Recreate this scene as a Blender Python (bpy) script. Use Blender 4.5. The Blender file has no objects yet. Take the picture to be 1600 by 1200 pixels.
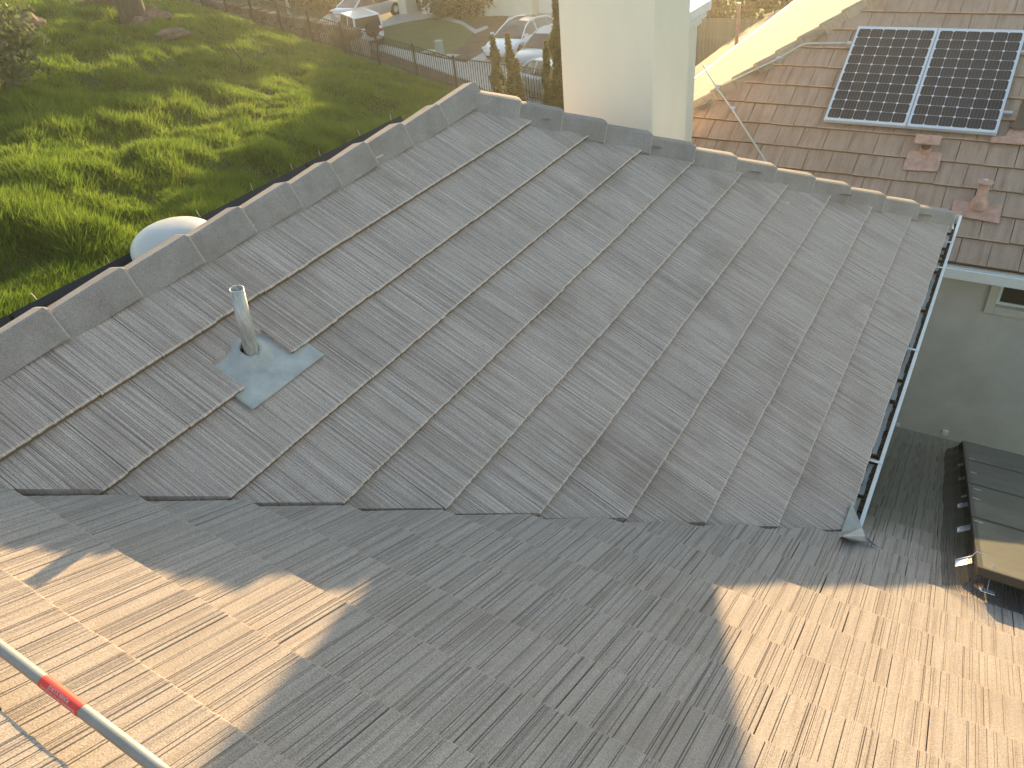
import bpy, bmesh, math, random
import numpy as np
from mathutils import Vector, Matrix

random.seed(7)
rng = np.random.default_rng(7)
scene = bpy.context.scene
COL = scene.collection
rad = math.radians

# ------------------------------------------------------------------ camera
FPX = 1184.25                                    # focal length in photo pixels (1600 wide)
CAM = Vector((0.1946, -7.7061, 3.3705))
RIGHT = Vector((0.84935325, 0.51951038, -0.09331677))
DOWN = Vector((0.2456138, -0.5454931, -0.80131837))
FWD = Vector((-0.46719687, 0.65768248, -0.59091526))
cd = bpy.data.cameras.new("camera")
cd.sensor_width = 36.0
cd.lens = FPX / 1600.0 * 36.0
cd.clip_start = 0.05
cd.clip_end = 3000.0
cam = bpy.data.objects.new("camera", cd)
COL.objects.link(cam)
cam.matrix_world = Matrix(((RIGHT.x, -DOWN.x, -FWD.x, CAM.x), (RIGHT.y, -DOWN.y, -FWD.y, CAM.y),
                           (RIGHT.z, -DOWN.z, -FWD.z, CAM.z), (0, 0, 0, 1)))
scene.camera = cam

# ------------------------------------------------------------------ sky, sun, exposure
SUN_AZ, SUN_EL = 22.2, 6.2                        # degrees from +Y towards -X, and above the horizon
SUN = Vector((-math.sin(rad(SUN_AZ)) * math.cos(rad(SUN_EL)), math.cos(rad(SUN_AZ)) * math.cos(rad(SUN_EL)), math.sin(rad(SUN_EL))))
world = bpy.data.worlds.new("World")
scene.world = world
world.use_nodes = True
wn = world.node_tree
bg = wn.nodes["Background"]
sky = wn.nodes.new("ShaderNodeTexSky")
sky.sky_type = 'NISHITA'
sky.sun_disc = False
sky.sun_elevation = rad(SUN_EL)
sky.sun_rotation = rad(-SUN_AZ)
sky.air_density = 1.0
sky.dust_density = 0.4
sky.ozone_density = 0.55
wn.links.new(sky.outputs[0], bg.inputs[0])
bg.inputs[1].default_value = 0.15
sl = bpy.data.lights.new("sun", 'SUN')
sl.energy = 3.85
sl.angle = rad(0.55)
sl.color = (1.0, 0.69, 0.33)
sun = bpy.data.objects.new("sun", sl)
COL.objects.link(sun)
sun.rotation_euler = SUN.to_track_quat('Z', 'Y').to_euler()
scene.view_settings.view_transform = 'Standard'
scene.view_settings.look = 'None'
scene.view_settings.gamma = 1.0
scene.view_settings.exposure = 1.9


def ray(px, py):
    return (RIGHT * ((px - 800) / FPX) + DOWN * ((py - 600) / FPX) + FWD)


def on_z(px, py, z):
    r = ray(px, py)
    return CAM + r * ((z - CAM.z) / r.z)


def on_plane(px, py, n, d):
    r = ray(px, py)
    n = Vector(n)
    return CAM + r * ((d - n.dot(CAM)) / n.dot(r))


# ------------------------------------------------------------------ helpers
def tag(o, label=None, cat=None, group=None, kind=None):
    if label: o["label"] = label
    if cat: o["category"] = cat
    if group: o["group"] = group
    if kind: o["kind"] = kind
    return o


def empty(name, loc=(0, 0, 0), rz=0.0, parent=None):
    o = bpy.data.objects.new(name, None)
    o.location = loc
    o.rotation_euler = (0, 0, rz)
    o.empty_display_size = 0.2
    COL.objects.link(o)
    if parent: o.parent = parent
    return o


def link(name, me, parent=None, mat=None, mw=None):
    if mat and not me.materials: me.materials.append(mat)
    o = bpy.data.objects.new(name, me)
    COL.objects.link(o)
    if parent:
        o.parent = parent
    if mw is not None: o.matrix_local = mw
    return o


class MB:
    """collects shapes; build() links them as one mesh object"""
    def __init__(self):
        self.v = []
        self.f = []

    def add(self, vs, fs):
        b = len(self.v)
        self.v += [tuple(x) for x in vs]
        self.f += [tuple(i + b for i in f) for f in fs]
        return self

    def box(self, x0, x1, y0, y1, z0, z1):
        vs = [(x, y, z) for z in (z0, z1) for x, y in ((x0, y0), (x1, y0), (x1, y1), (x0, y1))]
        return self.add(vs, [(3, 2, 1, 0), (4, 5, 6, 7), (0, 1, 5, 4), (1, 2, 6, 5), (2, 3, 7, 6), (3, 0, 4, 7)])

    def obox(self, M, x0, x1, y0, y1, z0, z1):
        vs = [M @ Vector((x, y, z)) for z in (z0, z1) for x, y in ((x0, y0), (x1, y0), (x1, y1), (x0, y1))]
        return self.add(vs, [(3, 2, 1, 0), (4, 5, 6, 7), (0, 1, 5, 4), (1, 2, 6, 5), (2, 3, 7, 6), (3, 0, 4, 7)])

    def tube(self, pts, r, n=10, cap=True, r1=None):
        pts = [Vector(q) for q in pts]
        rings = []
        up = None
        for i, q in enumerate(pts):
            d = (pts[min(i + 1, len(pts) - 1)] - pts[max(i - 1, 0)]).normalized()
            if up is None:
                up = Vector((0, 0, 1)) if abs(d.z) < 0.9 else Vector((1, 0, 0))
            a = d.cross(up).normalized()
            b = a.cross(d).normalized()
            up = b
            rr = r[i] if isinstance(r, (list, tuple)) else r
            rings.append([q + a * math.cos(t) * rr + b * math.sin(t) * rr for t in [2 * math.pi * k / n for k in range(n)]])
        vs = [x for ring in rings for x in ring]
        fs = []
        for i in range(len(pts) - 1):
            for k in range(n):
                fs.append((i * n + k, i * n + (k + 1) % n, (i + 1) * n + (k + 1) % n, (i + 1) * n + k))
        if cap:
            fs.append(tuple(range(n))[::-1])
            fs.append(tuple(len(vs) - n + k for k in range(n)))
        return self.add(vs, fs)

    def lathe(self, prof, c=(0, 0, 0), n=20, M=None):
        c = Vector(c)
        vs = []
        for r, z in prof:
            for k in range(n):
                t = 2 * math.pi * k / n
                q = Vector((r * math.cos(t), r * math.sin(t), z))
                vs.append((M @ q) if M else (c + q))
        fs = []
        for i in range(len(prof) - 1):
            for k in range(n):
                fs.append((i * n + k, i * n + (k + 1) % n, (i + 1) * n + (k + 1) % n, (i + 1) * n + k))
        return self.add(vs, fs)

    def prism(self, poly, z0, z1):
        n = len(poly)
        vs = [(x, y, z0) for x, y in poly] + [(x, y, z1) for x, y in poly]
        fs = [tuple(range(n))[::-1], tuple(range(n, 2 * n))]
        for k in range(n):
            fs.append((k, (k + 1) % n, n + (k + 1) % n, n + k))
        return self.add(vs, fs)

    def mesh(self, name, mat=None, smooth=False):
        me = bpy.data.meshes.new(name)
        me.from_pydata(self.v, [], self.f)
        bm = bmesh.new()
        bm.from_mesh(me)
        bmesh.ops.recalc_face_normals(bm, faces=bm.faces)
        bm.to_mesh(me)
        bm.free()
        if mat: me.materials.append(mat)
        if smooth:
            me.polygons.foreach_set("use_smooth", [True] * len(me.polygons))
        return me

    def build(self, name, mat, parent=None, smooth=False, bevel=0.0):
        o = link(name, self.mesh(name, mat, smooth), parent)
        if bevel:
            m = o.modifiers.new("bevel", 'BEVEL')
            m.width = bevel
            m.segments = 2
            m.limit_method = 'ANGLE'
        return o


# ------------------------------------------------------------------ materials
MATS = {}


def mat(name, col, rough=0.7, metal=0.0, var=0.0, scale=8.0, bump=0.0, bscale=60.0, trans=0.0, obj_rand=0.0, col2=None,
        world_tex=False, spec=0.5, coat=0.0, stretch=None):
    if name in MATS: return MATS[name]
    m = bpy.data.materials.new(name)
    m.use_nodes = True
    nt = m.node_tree
    N = nt.nodes
    L = nt.links
    b = N["Principled BSDF"]
    b.inputs["Roughness"].default_value = rough
    b.inputs["Metallic"].default_value = metal
    b.inputs["Specular IOR Level"].default_value = spec
    if coat: b.inputs["Coat Weight"].default_value = coat
    base = (*col, 1)
    b.inputs["Base Color"].default_value = base
    tc = N.new("ShaderNodeTexCoord")
    src = tc.outputs["Object"]
    if world_tex:
        g = N.new("ShaderNodeNewGeometry")
        src = g.outputs["Position"]
    if stretch:
        mp = N.new("ShaderNodeMapping")
        mp.inputs["Scale"].default_value = stretch
        L.new(src, mp.inputs[0])
        src = mp.outputs[0]
    colout = None
    if var > 0 or col2:
        n1 = N.new("ShaderNodeTexNoise")
        n1.inputs["Scale"].default_value = scale
        n1.inputs["Detail"].default_value = 6
        n1.inputs["Roughness"].default_value = 0.65
        L.new(src, n1.inputs["Vector"])
        r = N.new("ShaderNodeValToRGB")
        c2 = col2 if col2 else tuple(min(1, c * (1 + var)) for c in col)
        c1 = col if col2 else tuple(c * (1 - var) for c in col)
        r.color_ramp.elements[0].position = 0.32
        r.color_ramp.elements[1].position = 0.68
        r.color_ramp.elements[0].color = (*c1, 1)
        r.color_ramp.elements[1].color = (*c2, 1)
        L.new(n1.outputs[0], r.inputs[0])
        colout = r.outputs[0]
    if obj_rand > 0:
        oi = N.new("ShaderNodeObjectInfo")
        mr = N.new("ShaderNodeMapRange")
        mr.inputs[3].default_value = 1 - obj_rand
        mr.inputs[4].default_value = 1 + obj_rand
        L.new(oi.outputs["Random"], mr.inputs[0])
        h = N.new("ShaderNodeHueSaturation")
        L.new(mr.outputs[0], h.inputs["Value"])
        if colout: L.new(colout, h.inputs["Color"])
        else: h.inputs["Color"].default_value = base
        colout = h.outputs[0]
    if colout: L.new(colout, b.inputs["Base Color"])
    if bump > 0:
        n2 = N.new("ShaderNodeTexNoise")
        n2.inputs["Scale"].default_value = bscale
        n2.inputs["Detail"].default_value = 4
        L.new(src, n2.inputs["Vector"])
        bp = N.new("ShaderNodeBump")
        bp.inputs["Strength"].default_value = bump
        bp.inputs["Distance"].default_value = 0.01
        L.new(n2.outputs[0], bp.inputs["Height"])
        L.new(bp.outputs[0], b.inputs["Normal"])
    if trans > 0:
        t = N.new("ShaderNodeBsdfTranslucent")
        if colout: L.new(colout, t.inputs[0])
        else: t.inputs[0].default_value = base
        mx = N.new("ShaderNodeMixShader")
        mx.inputs[0].default_value = trans
        L.new(b.outputs[0], mx.inputs[1])
        L.new(t.outputs[0], mx.inputs[2])
        L.new(mx.outputs[0], N["Material Output"].inputs[0])
    MATS[name] = m
    return m


def tile_mat(name, c_dark, c_mid, c_light, stain, su=70.0, sv=1.6, bump=0.35, streak=1.0, butt=None, moss=False, lip=True):
    """concrete tile: streaks that run down the tile, sandy grain, a few stained patches"""
    m = bpy.data.materials.new(name)
    m.use_nodes = True
    nt = m.node_tree
    N = nt.nodes
    L = nt.links
    b = N["Principled BSDF"]
    b.inputs["Roughness"].default_value = 0.92
    b.inputs["Specular IOR Level"].default_value = 0.25
    tc = N.new("ShaderNodeTexCoord")
    oi = N.new("ShaderNodeObjectInfo")
    off = N.new("ShaderNodeVectorMath")
    off.operation = 'MULTIPLY_ADD'
    cmb = N.new("ShaderNodeCombineXYZ")
    for i in range(3): L.new(oi.outputs["Random"], cmb.inputs[i])
    L.new(cmb.outputs[0], off.inputs[0])
    off.inputs[1].default_value = (13.7, 31.1, 7.3)
    L.new(tc.outputs["Object"], off.inputs[2])
    mp = N.new("ShaderNodeMapping")
    mp.inputs["Scale"].default_value = (su, sv, 0.0)
    L.new(off.outputs[0], mp.inputs[0])
    n1 = N.new("ShaderNodeTexNoise")
    n1.inputs["Scale"].default_value = 1.0
    n1.inputs["Detail"].default_value = 5
    n1.inputs["Roughness"].default_value = 0.7
    L.new(mp.outputs[0], n1.inputs["Vector"])
    r = N.new("ShaderNodeValToRGB")
    e = r.color_ramp.elements
    e[0].position = 0.30
    e[0].color = (*c_dark, 1)
    e[1].position = 0.72
    e[1].color = (*c_light, 1)
    k = e.new(0.48)
    k.color = (*c_mid, 1)
    L.new(n1.outputs[0], r.inputs[0])
    # grain
    n2 = N.new("ShaderNodeTexNoise")
    n2.inputs["Scale"].default_value = 230
    n2.inputs["Detail"].default_value = 3
    L.new(off.outputs[0], n2.inputs["Vector"])
    mg = N.new("ShaderNodeMapRange")
    mg.inputs[1].default_value = 0.3
    mg.inputs[2].default_value = 0.7
    mg.inputs[3].default_value = 0.70
    mg.inputs[4].default_value = 1.3
    L.new(n2.outputs[0], mg.inputs[0])
    mul = N.new("ShaderNodeMixRGB")
    mul.blend_type = 'MULTIPLY'
    mul.inputs[0].default_value = 1.0
    L.new(r.outputs[0], mul.inputs[1])
    cg = N.new("ShaderNodeCombineXYZ")
    for i in range(3): L.new(mg.outputs[0], cg.inputs[i])
    L.new(cg.outputs[0], mul.inputs[2])
    # stains over several tiles
    g = N.new("ShaderNodeNewGeometry")
    n3 = N.new("ShaderNodeTexNoise")
    n3.inputs["Scale"].default_value = 1.7
    n3.inputs["Detail"].default_value = 5
    n3.inputs["Roughness"].default_value = 0.6
    L.new(g.outputs["Position"], n3.inputs["Vector"])
    ms = N.new("ShaderNodeMapRange")
    ms.inputs[1].default_value = 0.50
    ms.inputs[2].default_value = 0.78
    ms.inputs[3].default_value = 0.0
    ms.inputs[4].default_value = 0.75
    L.new(n3.outputs[0], ms.inputs[0])
    mx = N.new("ShaderNodeMixRGB")
    L.new(ms.outputs[0], mx.inputs[0])
    L.new(mul.outputs[0], mx.inputs[1])
    mx.inputs[2].default_value = (*stain, 1)
    hs = N.new("ShaderNodeHueSaturation")
    mr = N.new("ShaderNodeMapRange")
    mr.inputs[3].default_value = 0.955
    mr.inputs[4].default_value = 1.045
    L.new(oi.outputs["Random"], mr.inputs[0])
    L.new(mr.outputs[0], hs.inputs["Value"])
    L.new(mx.outputs[0], hs.inputs["Color"])
    out = hs.outputs[0]
    sp = N.new("ShaderNodeSeparateXYZ")
    L.new(tc.outputs["Object"], sp.inputs[0])

    def rng_(src, a, b_, c, d):
        q = N.new("ShaderNodeMapRange")
        q.inputs[1].default_value = a
        q.inputs[2].default_value = b_
        q.inputs[3].default_value = c
        q.inputs[4].default_value = d
        L.new(src, q.inputs[0])
        return q.outputs[0]

    def mul_(a, b_):
        q = N.new("ShaderNodeMath")
        q.operation = 'MULTIPLY'
        L.new(a, q.inputs[0])
        L.new(b_, q.inputs[1])
        return q.outputs[0]

    def mix_(f, a, col):
        q = N.new("ShaderNodeMixRGB")
        L.new(f, q.inputs[0])
        L.new(a, q.inputs[1])
        q.inputs[2].default_value = (*col, 1)
        return q.outputs[0]
    # worn, paler lip along the lower edge, in broken lengths
    wear = None if not lip else mul_(rng_(sp.outputs[1], -0.014, -0.005, 0, .85), rng_(n2.outputs[0], .35, .6, .4, 1))
    if lip: out = mix_(wear, out, tuple(min(1, c * 1.22) for c in c_light))
    if butt:
        face = mul_(rng_(sp.outputs[1], -.012, -.006, 0, 1), rng_(sp.outputs[2], -.012, -.005, .9, 0))
        out = mix_(face, out, butt)
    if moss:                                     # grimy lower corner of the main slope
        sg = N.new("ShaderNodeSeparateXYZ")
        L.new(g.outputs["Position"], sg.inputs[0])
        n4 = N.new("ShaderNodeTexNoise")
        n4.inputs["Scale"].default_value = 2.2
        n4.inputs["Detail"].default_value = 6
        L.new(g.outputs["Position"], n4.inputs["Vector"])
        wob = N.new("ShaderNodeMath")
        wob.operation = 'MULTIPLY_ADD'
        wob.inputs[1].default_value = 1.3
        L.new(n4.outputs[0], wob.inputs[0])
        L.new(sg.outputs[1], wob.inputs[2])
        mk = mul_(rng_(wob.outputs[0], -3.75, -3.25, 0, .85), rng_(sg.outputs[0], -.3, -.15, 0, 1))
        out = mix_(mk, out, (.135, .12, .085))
    L.new(out, b.inputs["Base Color"])
    bp = N.new("ShaderNodeBump")
    bp.inputs["Strength"].default_value = bump
    bp.inputs["Distance"].default_value = 0.004
    ad = N.new("ShaderNodeMath")
    ad.operation = 'ADD'
    L.new(n2.outputs[0], ad.inputs[0])
    sc = N.new("ShaderNodeMath")
    sc.operation = 'MULTIPLY'
    sc.inputs[1].default_value = 1.6 * streak
    L.new(n1.outputs[0], sc.inputs[0])
    L.new(sc.outputs[0], ad.inputs[1])
    L.new(ad.outputs[0], bp.inputs["Height"])
    L.new(bp.outputs[0], b.inputs["Normal"])
    MATS[name] = m
    return m


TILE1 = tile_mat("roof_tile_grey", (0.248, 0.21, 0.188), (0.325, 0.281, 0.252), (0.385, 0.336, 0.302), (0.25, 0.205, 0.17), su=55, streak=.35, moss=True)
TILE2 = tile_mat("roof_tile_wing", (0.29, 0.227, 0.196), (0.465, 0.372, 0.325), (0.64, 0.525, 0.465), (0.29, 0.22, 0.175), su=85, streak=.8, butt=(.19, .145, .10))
TILE3 = tile_mat("roof_tile_brown", (0.25, 0.18, 0.14), (0.36, 0.265, 0.21), (0.43, 0.325, 0.26), (0.27, 0.185, 0.14), su=14, sv=1.2, bump=0.2, butt=(.20, .14, .105))
CAPM = tile_mat("ridge_cap_concrete", (0.27, 0.232, 0.212), (0.325, 0.283, 0.262), (0.38, 0.335, 0.312), (0.25, 0.205, 0.175), su=12, sv=6, bump=0.5)
CAP3 = tile_mat("neighbour_cap_concrete", (0.26, 0.21, 0.16), (0.36, 0.30, 0.23), (0.42, 0.35, 0.27), (0.26, 0.2, 0.15), su=12, sv=6, bump=0.3)
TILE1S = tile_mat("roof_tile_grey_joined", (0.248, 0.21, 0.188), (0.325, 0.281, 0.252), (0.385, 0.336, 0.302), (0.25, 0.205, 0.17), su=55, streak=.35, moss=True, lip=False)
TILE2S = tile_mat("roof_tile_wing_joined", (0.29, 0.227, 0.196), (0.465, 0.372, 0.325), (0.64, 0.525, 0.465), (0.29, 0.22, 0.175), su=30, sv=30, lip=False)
TILE3S = tile_mat("roof_tile_brown_joined", (0.25, 0.18, 0.14), (0.36, 0.265, 0.21), (0.43, 0.325, 0.26), (0.27, 0.185, 0.14), su=14, sv=8, bump=0.2, lip=False)
TILE4S = tile_mat("garage_tile_joined", (0.17, 0.125, 0.10), (0.23, 0.17, 0.135), (0.28, 0.21, 0.17), (0.17, 0.12, 0.09), su=14, sv=8, bump=0.2, lip=False)
UNDER = mat("roof_underlay", (0.05, 0.04, 0.032), 0.95, var=0.3)
GALV = mat("galvanised_metal", (0.50, 0.53, 0.55), 0.55, 0.35, var=0.28, scale=14, bump=0.1, bscale=30)
LEAD = mat("painted_flashing", (0.42, 0.415, 0.40), 0.7, 0.05, var=0.18, scale=9, bump=0.15, bscale=40)
WHITE = mat("white_paint", (0.78, 0.78, 0.76), 0.5, var=0.06, scale=5)
STUCCO_CR = mat("cream_stucco", (0.80, 0.74, 0.625), 0.95, var=0.03, scale=2, stretch=(1.6, 1.6, .5), bump=0.35, bscale=180)
STUCCO_GR = mat("grey_stucco", (0.60, 0.555, 0.50), 0.95, var=0.10, scale=2, bump=0.5, bscale=160)
STUCCO_H = mat("beige_stucco", (0.55, 0.49, 0.41), 0.95, var=0.05, scale=2, bump=0.4, bscale=150)
COPPER = mat("faded_copper_paint", (0.48, 0.30, 0.24), 0.6, 0.15, var=0.22, scale=12, bump=0.1)
BROWN = mat("brown_gutter_lining", (0.10, 0.07, 0.04), 0.8, var=0.4, scale=25)
BLACK = mat("black_frame", (0.02, 0.02, 0.022), 0.5)
ALU = mat("aluminium", (0.66, 0.68, 0.70), 0.38, 0.8, var=0.05)
GLASSP = mat("solar_glass", (0.025, 0.028, 0.03), 0.22, var=0.2, scale=3, spec=0.5)


def wm(o):
    m = o.matrix_basis.copy()
    if o.parent: m = wm(o.parent) @ o.matrix_parent_inverse @ m
    return m


def link(name, me, parent=None, mat=None, mw=None, local=False):
    """links a mesh; its coordinates (or mw) are world coordinates unless local=True"""
    if mat and not me.materials: me.materials.append(mat)
    o = bpy.data.objects.new(name, me)
    COL.objects.link(o)
    if parent:
        o.parent = parent
        if not local: o.matrix_parent_inverse = wm(parent).inverted()
    if mw is not None: o.matrix_basis = mw
    return o


def in_frame(q, mx=60, my=60):
    d = Vector(q) - CAM
    z = d.dot(FWD)
    if z < 0.2: return False
    x = 800 + FPX * d.dot(RIGHT) / z
    y = 600 + FPX * d.dot(DOWN) / z
    return -mx < x < 1600 + mx and -my < y < 1200 + my


# ================================================================== roof geometry
TH2, TH1 = rad(30.24), rad(29.73)
T2, T1 = math.tan(TH2), math.tan(TH1)
Z1 = -2.465                                      # main slope: z = Z1 - T1*y ; wing slope: z = -T2*x
TW = 0.3137                                      # tile width
E2, E1, E3 = 0.355, 0.3187, 0.352                # exposures
GROUND = -5.5
RX = -3.15                                       # ridge of the wing
V_R1, V_R2 = -4.388, -4.352                       # valley cuts, y - x


def frame(u, v, n, o):
    u, v, n, o = Vector(u), Vector(v), Vector(n), Vector(o)
    return Matrix(((u.x, v.x, n.x, o.x), (u.y, v.y, n.y, o.y), (u.z, v.z, n.z, o.z), (0, 0, 0, 1)))


R1U, R1V, R1N = Vector((1, 0, 0)), Vector((0, math.cos(TH1), -math.sin(TH1))), Vector((0, math.sin(TH1), math.cos(TH1)))
R2U, R2V, R2N = Vector((0, -1, 0)), Vector((math.cos(TH2), 0, -math.sin(TH2))), Vector((math.sin(TH2), 0, math.cos(TH2)))
R3U, R3V, R3N = Vector((-1, 0, 0)), Vector((0, -math.cos(TH2), -math.sin(TH2))), Vector((0, -math.sin(TH2), math.cos(TH2)))


def groove_profile(seed, n_groups, wide, deep, lines=None):
    r = random.Random(seed)
    w = TW - 0.0022
    pts = [(-w / 2, -0.0025), (-w / 2 + 0.0015, 0.0)]
    slits = []
    fine = set()
    if lines:
        for q in lines:
            slits.append(-w / 2 + w * min(0.975, max(0.03, q + r.uniform(-0.006, 0.006))))
    else:
        x = -w / 2 + r.uniform(0.008, 0.02)
        while x < w / 2 - 0.01:
            for _ in range(r.choice((1, 2, 2, 3, 4))):
                if x < w / 2 - 0.008: slits.append(x)
                x += r.uniform(0.0052, 0.010)
            x += r.uniform(0.006, wide)
    if lines:                                    # rough, finely scored strips between the main grooves
        for q in (.365, .42, .72, .88):
            x = -w / 2 + w * q
            for _ in range(r.randrange(2, 5)):
                x += r.uniform(.0036, .0065)
                fine.add(x)
                slits.append(x)
    slits.sort()
    last = -w / 2 + 0.002
    lev = 0.0
    for s in slits:
        hw = r.choice((.0012, .0014, .0018, .0023)) if lines else r.choice((.0007, .0009, .0012, .0017))
        if s in fine: hw = .0007
        if s - hw - 0.0004 <= last or s + hw > w / 2 - .002: continue
        d = r.uniform(0.45, 1.0) * deep * (0.6 + 250 * hw) * (.35 if s in fine else 1)
        pts.append((s - hw, lev))
        pts.append((s - hw * 0.25, lev - d))
        pts.append((s + hw * 0.35, lev - d * 0.8))
        lev = r.uniform(-0.0009, 0.0007)
        pts.append((s + hw, lev))
        last = s + hw
    pts += [(w / 2 - 0.0015, lev), (w / 2, -0.0025)]
    return pts


def tile_mesh(name, prof, exposure, m, thick=0.033, lap=0.075, jag=0.004, seed=0, drop=0.034):
    r = random.Random(seed)
    Lh = exposure + lap
    nd = -drop * Lh / exposure
    mb = MB()
    vs, fs = [], []
    jit = 0.0
    for i, (u, h) in enumerate(prof):
        if i % 4 == 1: jit = r.uniform(-jag, jag * 0.35)
        eh = h * 1.0
        vs += [(u, -Lh, nd + eh * 0.8), (u, jit - 0.007, eh), (u, jit, eh - 0.006), (u, jit * 0.4 - 0.002, -thick), (u, -Lh, nd - 0.02)]
    k = 5
    for i in range(len(prof) - 1):
        a, b = i * k, (i + 1) * k
        for q in range(k):
            fs.append((a + q, a + (q + 1) % k, b + (q + 1) % k, b + q))
    fs.append(tuple(range(k))[::-1])
    fs.append(tuple((len(prof) - 1) * k + q for q in range(k)))
    mb.add(vs, fs)
    return mb.mesh(name, m)


R1_LINES = [[.135, .158, .345, .365, .41, .435, .515, .56, .58, .70, .735, .775, .865, .89, .945],
            [.14, .162, .35, .375, .40, .46, .52, .565, .69, .72, .745, .80, .86, .90, .94],
            [.137, .16, .34, .36, .42, .445, .51, .575, .60, .70, .74, .77, .83, .88, .95]]
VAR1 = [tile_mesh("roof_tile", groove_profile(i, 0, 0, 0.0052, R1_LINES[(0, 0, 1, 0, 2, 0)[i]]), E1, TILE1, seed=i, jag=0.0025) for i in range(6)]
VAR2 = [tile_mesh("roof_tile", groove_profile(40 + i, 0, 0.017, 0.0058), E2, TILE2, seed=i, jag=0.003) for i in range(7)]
SMOOTH = [(-TW / 2 + 0.003, -0.003), (-TW / 2 + 0.008, 0), (-.05, 0.001), (.04, -0.001), (TW / 2 - 0.008, 0), (TW / 2 - 0.003, -0.003)]
VAR3 = [tile_mesh("roof_tile", SMOOTH, E3, TILE3, seed=i, jag=0.006) for i in range(4)]


def cut_mesh(src, mw, planes, name="roof_tile"):
    """copy of a tile mesh cut by world-space planes (point, outward normal); None when nothing is left"""
    bm = bmesh.new()
    bm.from_mesh(src)
    inv = mw.inverted()
    rot = inv.to_3x3()
    touched = False
    for co, no in planes:
        c = inv @ Vector(co)
        n = (rot @ Vector(no)).normalized()
        ds = [(v.co - c).dot(n) for v in bm.verts]
        if not ds: break
        if max(ds) < 1e-5: continue
        touched = True
        if min(ds) > -0.004:
            bm.free()
            return None, True
        g = bmesh.ops.bisect_plane(bm, geom=bm.verts[:] + bm.edges[:] + bm.faces[:], plane_co=c, plane_no=n, clear_outer=True)
        ed = [q for q in g["geom_cut"] if isinstance(q, bmesh.types.BMEdge)]
        if ed:
            try: bmesh.ops.edgeloop_fill(bm, edges=ed)
            except Exception: pass
    if not touched:
        bm.free()
        return src, False
    if len(bm.faces) < 4:
        bm.free()
        return None, True
    me = bpy.data.meshes.new(name)
    bm.to_mesh(me)
    bm.free()
    me.materials.append(src.materials[0])
    return me, True


def jitter(mw, r, a=0.22, n=0.0014):
    return mw @ Matrix.Translation((r.uniform(-.001, .001), r.uniform(-.003, .003), r.uniform(-n, n))) @ \
        Matrix.Rotation(rad(r.uniform(-a, a)), 4, 'Z') @ Matrix.Rotation(rad(r.uniform(-a, a) * 0.6), 4, 'Y')


def simple_tile(mb, mw, exposure, lap=0.07, thick=0.027, drop=0.03):
    w = TW / 2 - 0.001
    Lh = exposure + lap
    nd = -drop * Lh / exposure
    vs = [mw @ Vector(q) for q in ((-w, -Lh, nd), (w, -Lh, nd), (w, 0, 0), (-w, 0, 0), (-w, 0, -thick), (w, 0, -thick))]
    mb.add(vs, [(0, 1, 2, 3), (3, 2, 5, 4)])


# ------------------------------------------------------------------ our house
house = empty("house", (-1.0, -4.0, GROUND))
tag(house, "grey tiled house roof filling the foreground, with ribbed concrete tiles, valley and stucco chimney", "house")

# decks under the tiles
mb = MB()
def deck(mb, pts, n, off, th=0.02):
    n = Vector(n)
    a = [Vector(q) + n * off for q in pts]
    b = [Vector(q) + n * (off - th) for q in pts]
    k = len(a)
    mb.add(a + b, [tuple(range(k)), tuple(range(k, 2 * k))[::-1]] + [(i, (i + 1) % k, k + (i + 1) % k, k + i) for i in range(k)])
def r1z(y): return Z1 - T1 * y
def r2z(x): return -T2 * x
deck(mb, [(-5.2, -9.62, r1z(-9.62)), (-0.34, -4.74, r1z(-4.74)), (-0.34, -0.36, r1z(-0.36)), (3.6, -0.36, r1z(-0.36)), (3.6, -9.62, r1z(-9.62))], R1N, -0.085)
main_slope = mb.build("main_roof_slope", UNDER, house)
mb = MB()
deck(mb, [(RX, -7.53, r2z(RX)), (-0.02, -4.40, r2z(-.02)), (-0.02, -0.02, r2z(-.02)), (RX, RX, r2z(RX))], R2N, -0.085)
wing_slope = mb.build("wing_roof_slope", UNDER, house)

# main slope tiles
rr = random.Random(3)
rest = MB()
nv = (Vector((-1, 1, 0)).normalized())
count1 = 0
for row in range(-22, 10):
    Y = -6.468 - row * E1 * math.cos(TH1)
    off = -0.1681 + (0.5 * TW + 0.0244 - TW if row % 2 else 0)
    for i in range(-17, 13):
        X = off + (i + 0.5) * TW
        if X < -5.2 or X > 3.6: continue
        c = Vector((X, Y, r1z(Y)))
        if X + TW / 2 < -0.37 and Y - E1 - X > V_R1 + 0.3: continue
        mw = jitter(frame(R1U, R1V, R1N, c), rr)
        mid = c - R1V * (E1 * 0.5)
        planes = []
        if X < 0.02 and not (X + TW / 2 > -0.37 and Y - E1 - X > V_R1 + 0.25): planes = [((0, V_R1, 0), nv)]
        if in_frame(mid, 90, 70):
            me, cut = cut_mesh(VAR1[rr.randrange(6)], mw, planes)
            if me is None: continue
            o = link("roof_tile", me, main_slope, None, mw)
            count1 += 1
        else:
            if planes and Y - X > V_R1 - 0.1: continue
            simple_tile(rest, mw, E1)
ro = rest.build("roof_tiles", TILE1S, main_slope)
tag(ro, kind="stuff")

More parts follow.
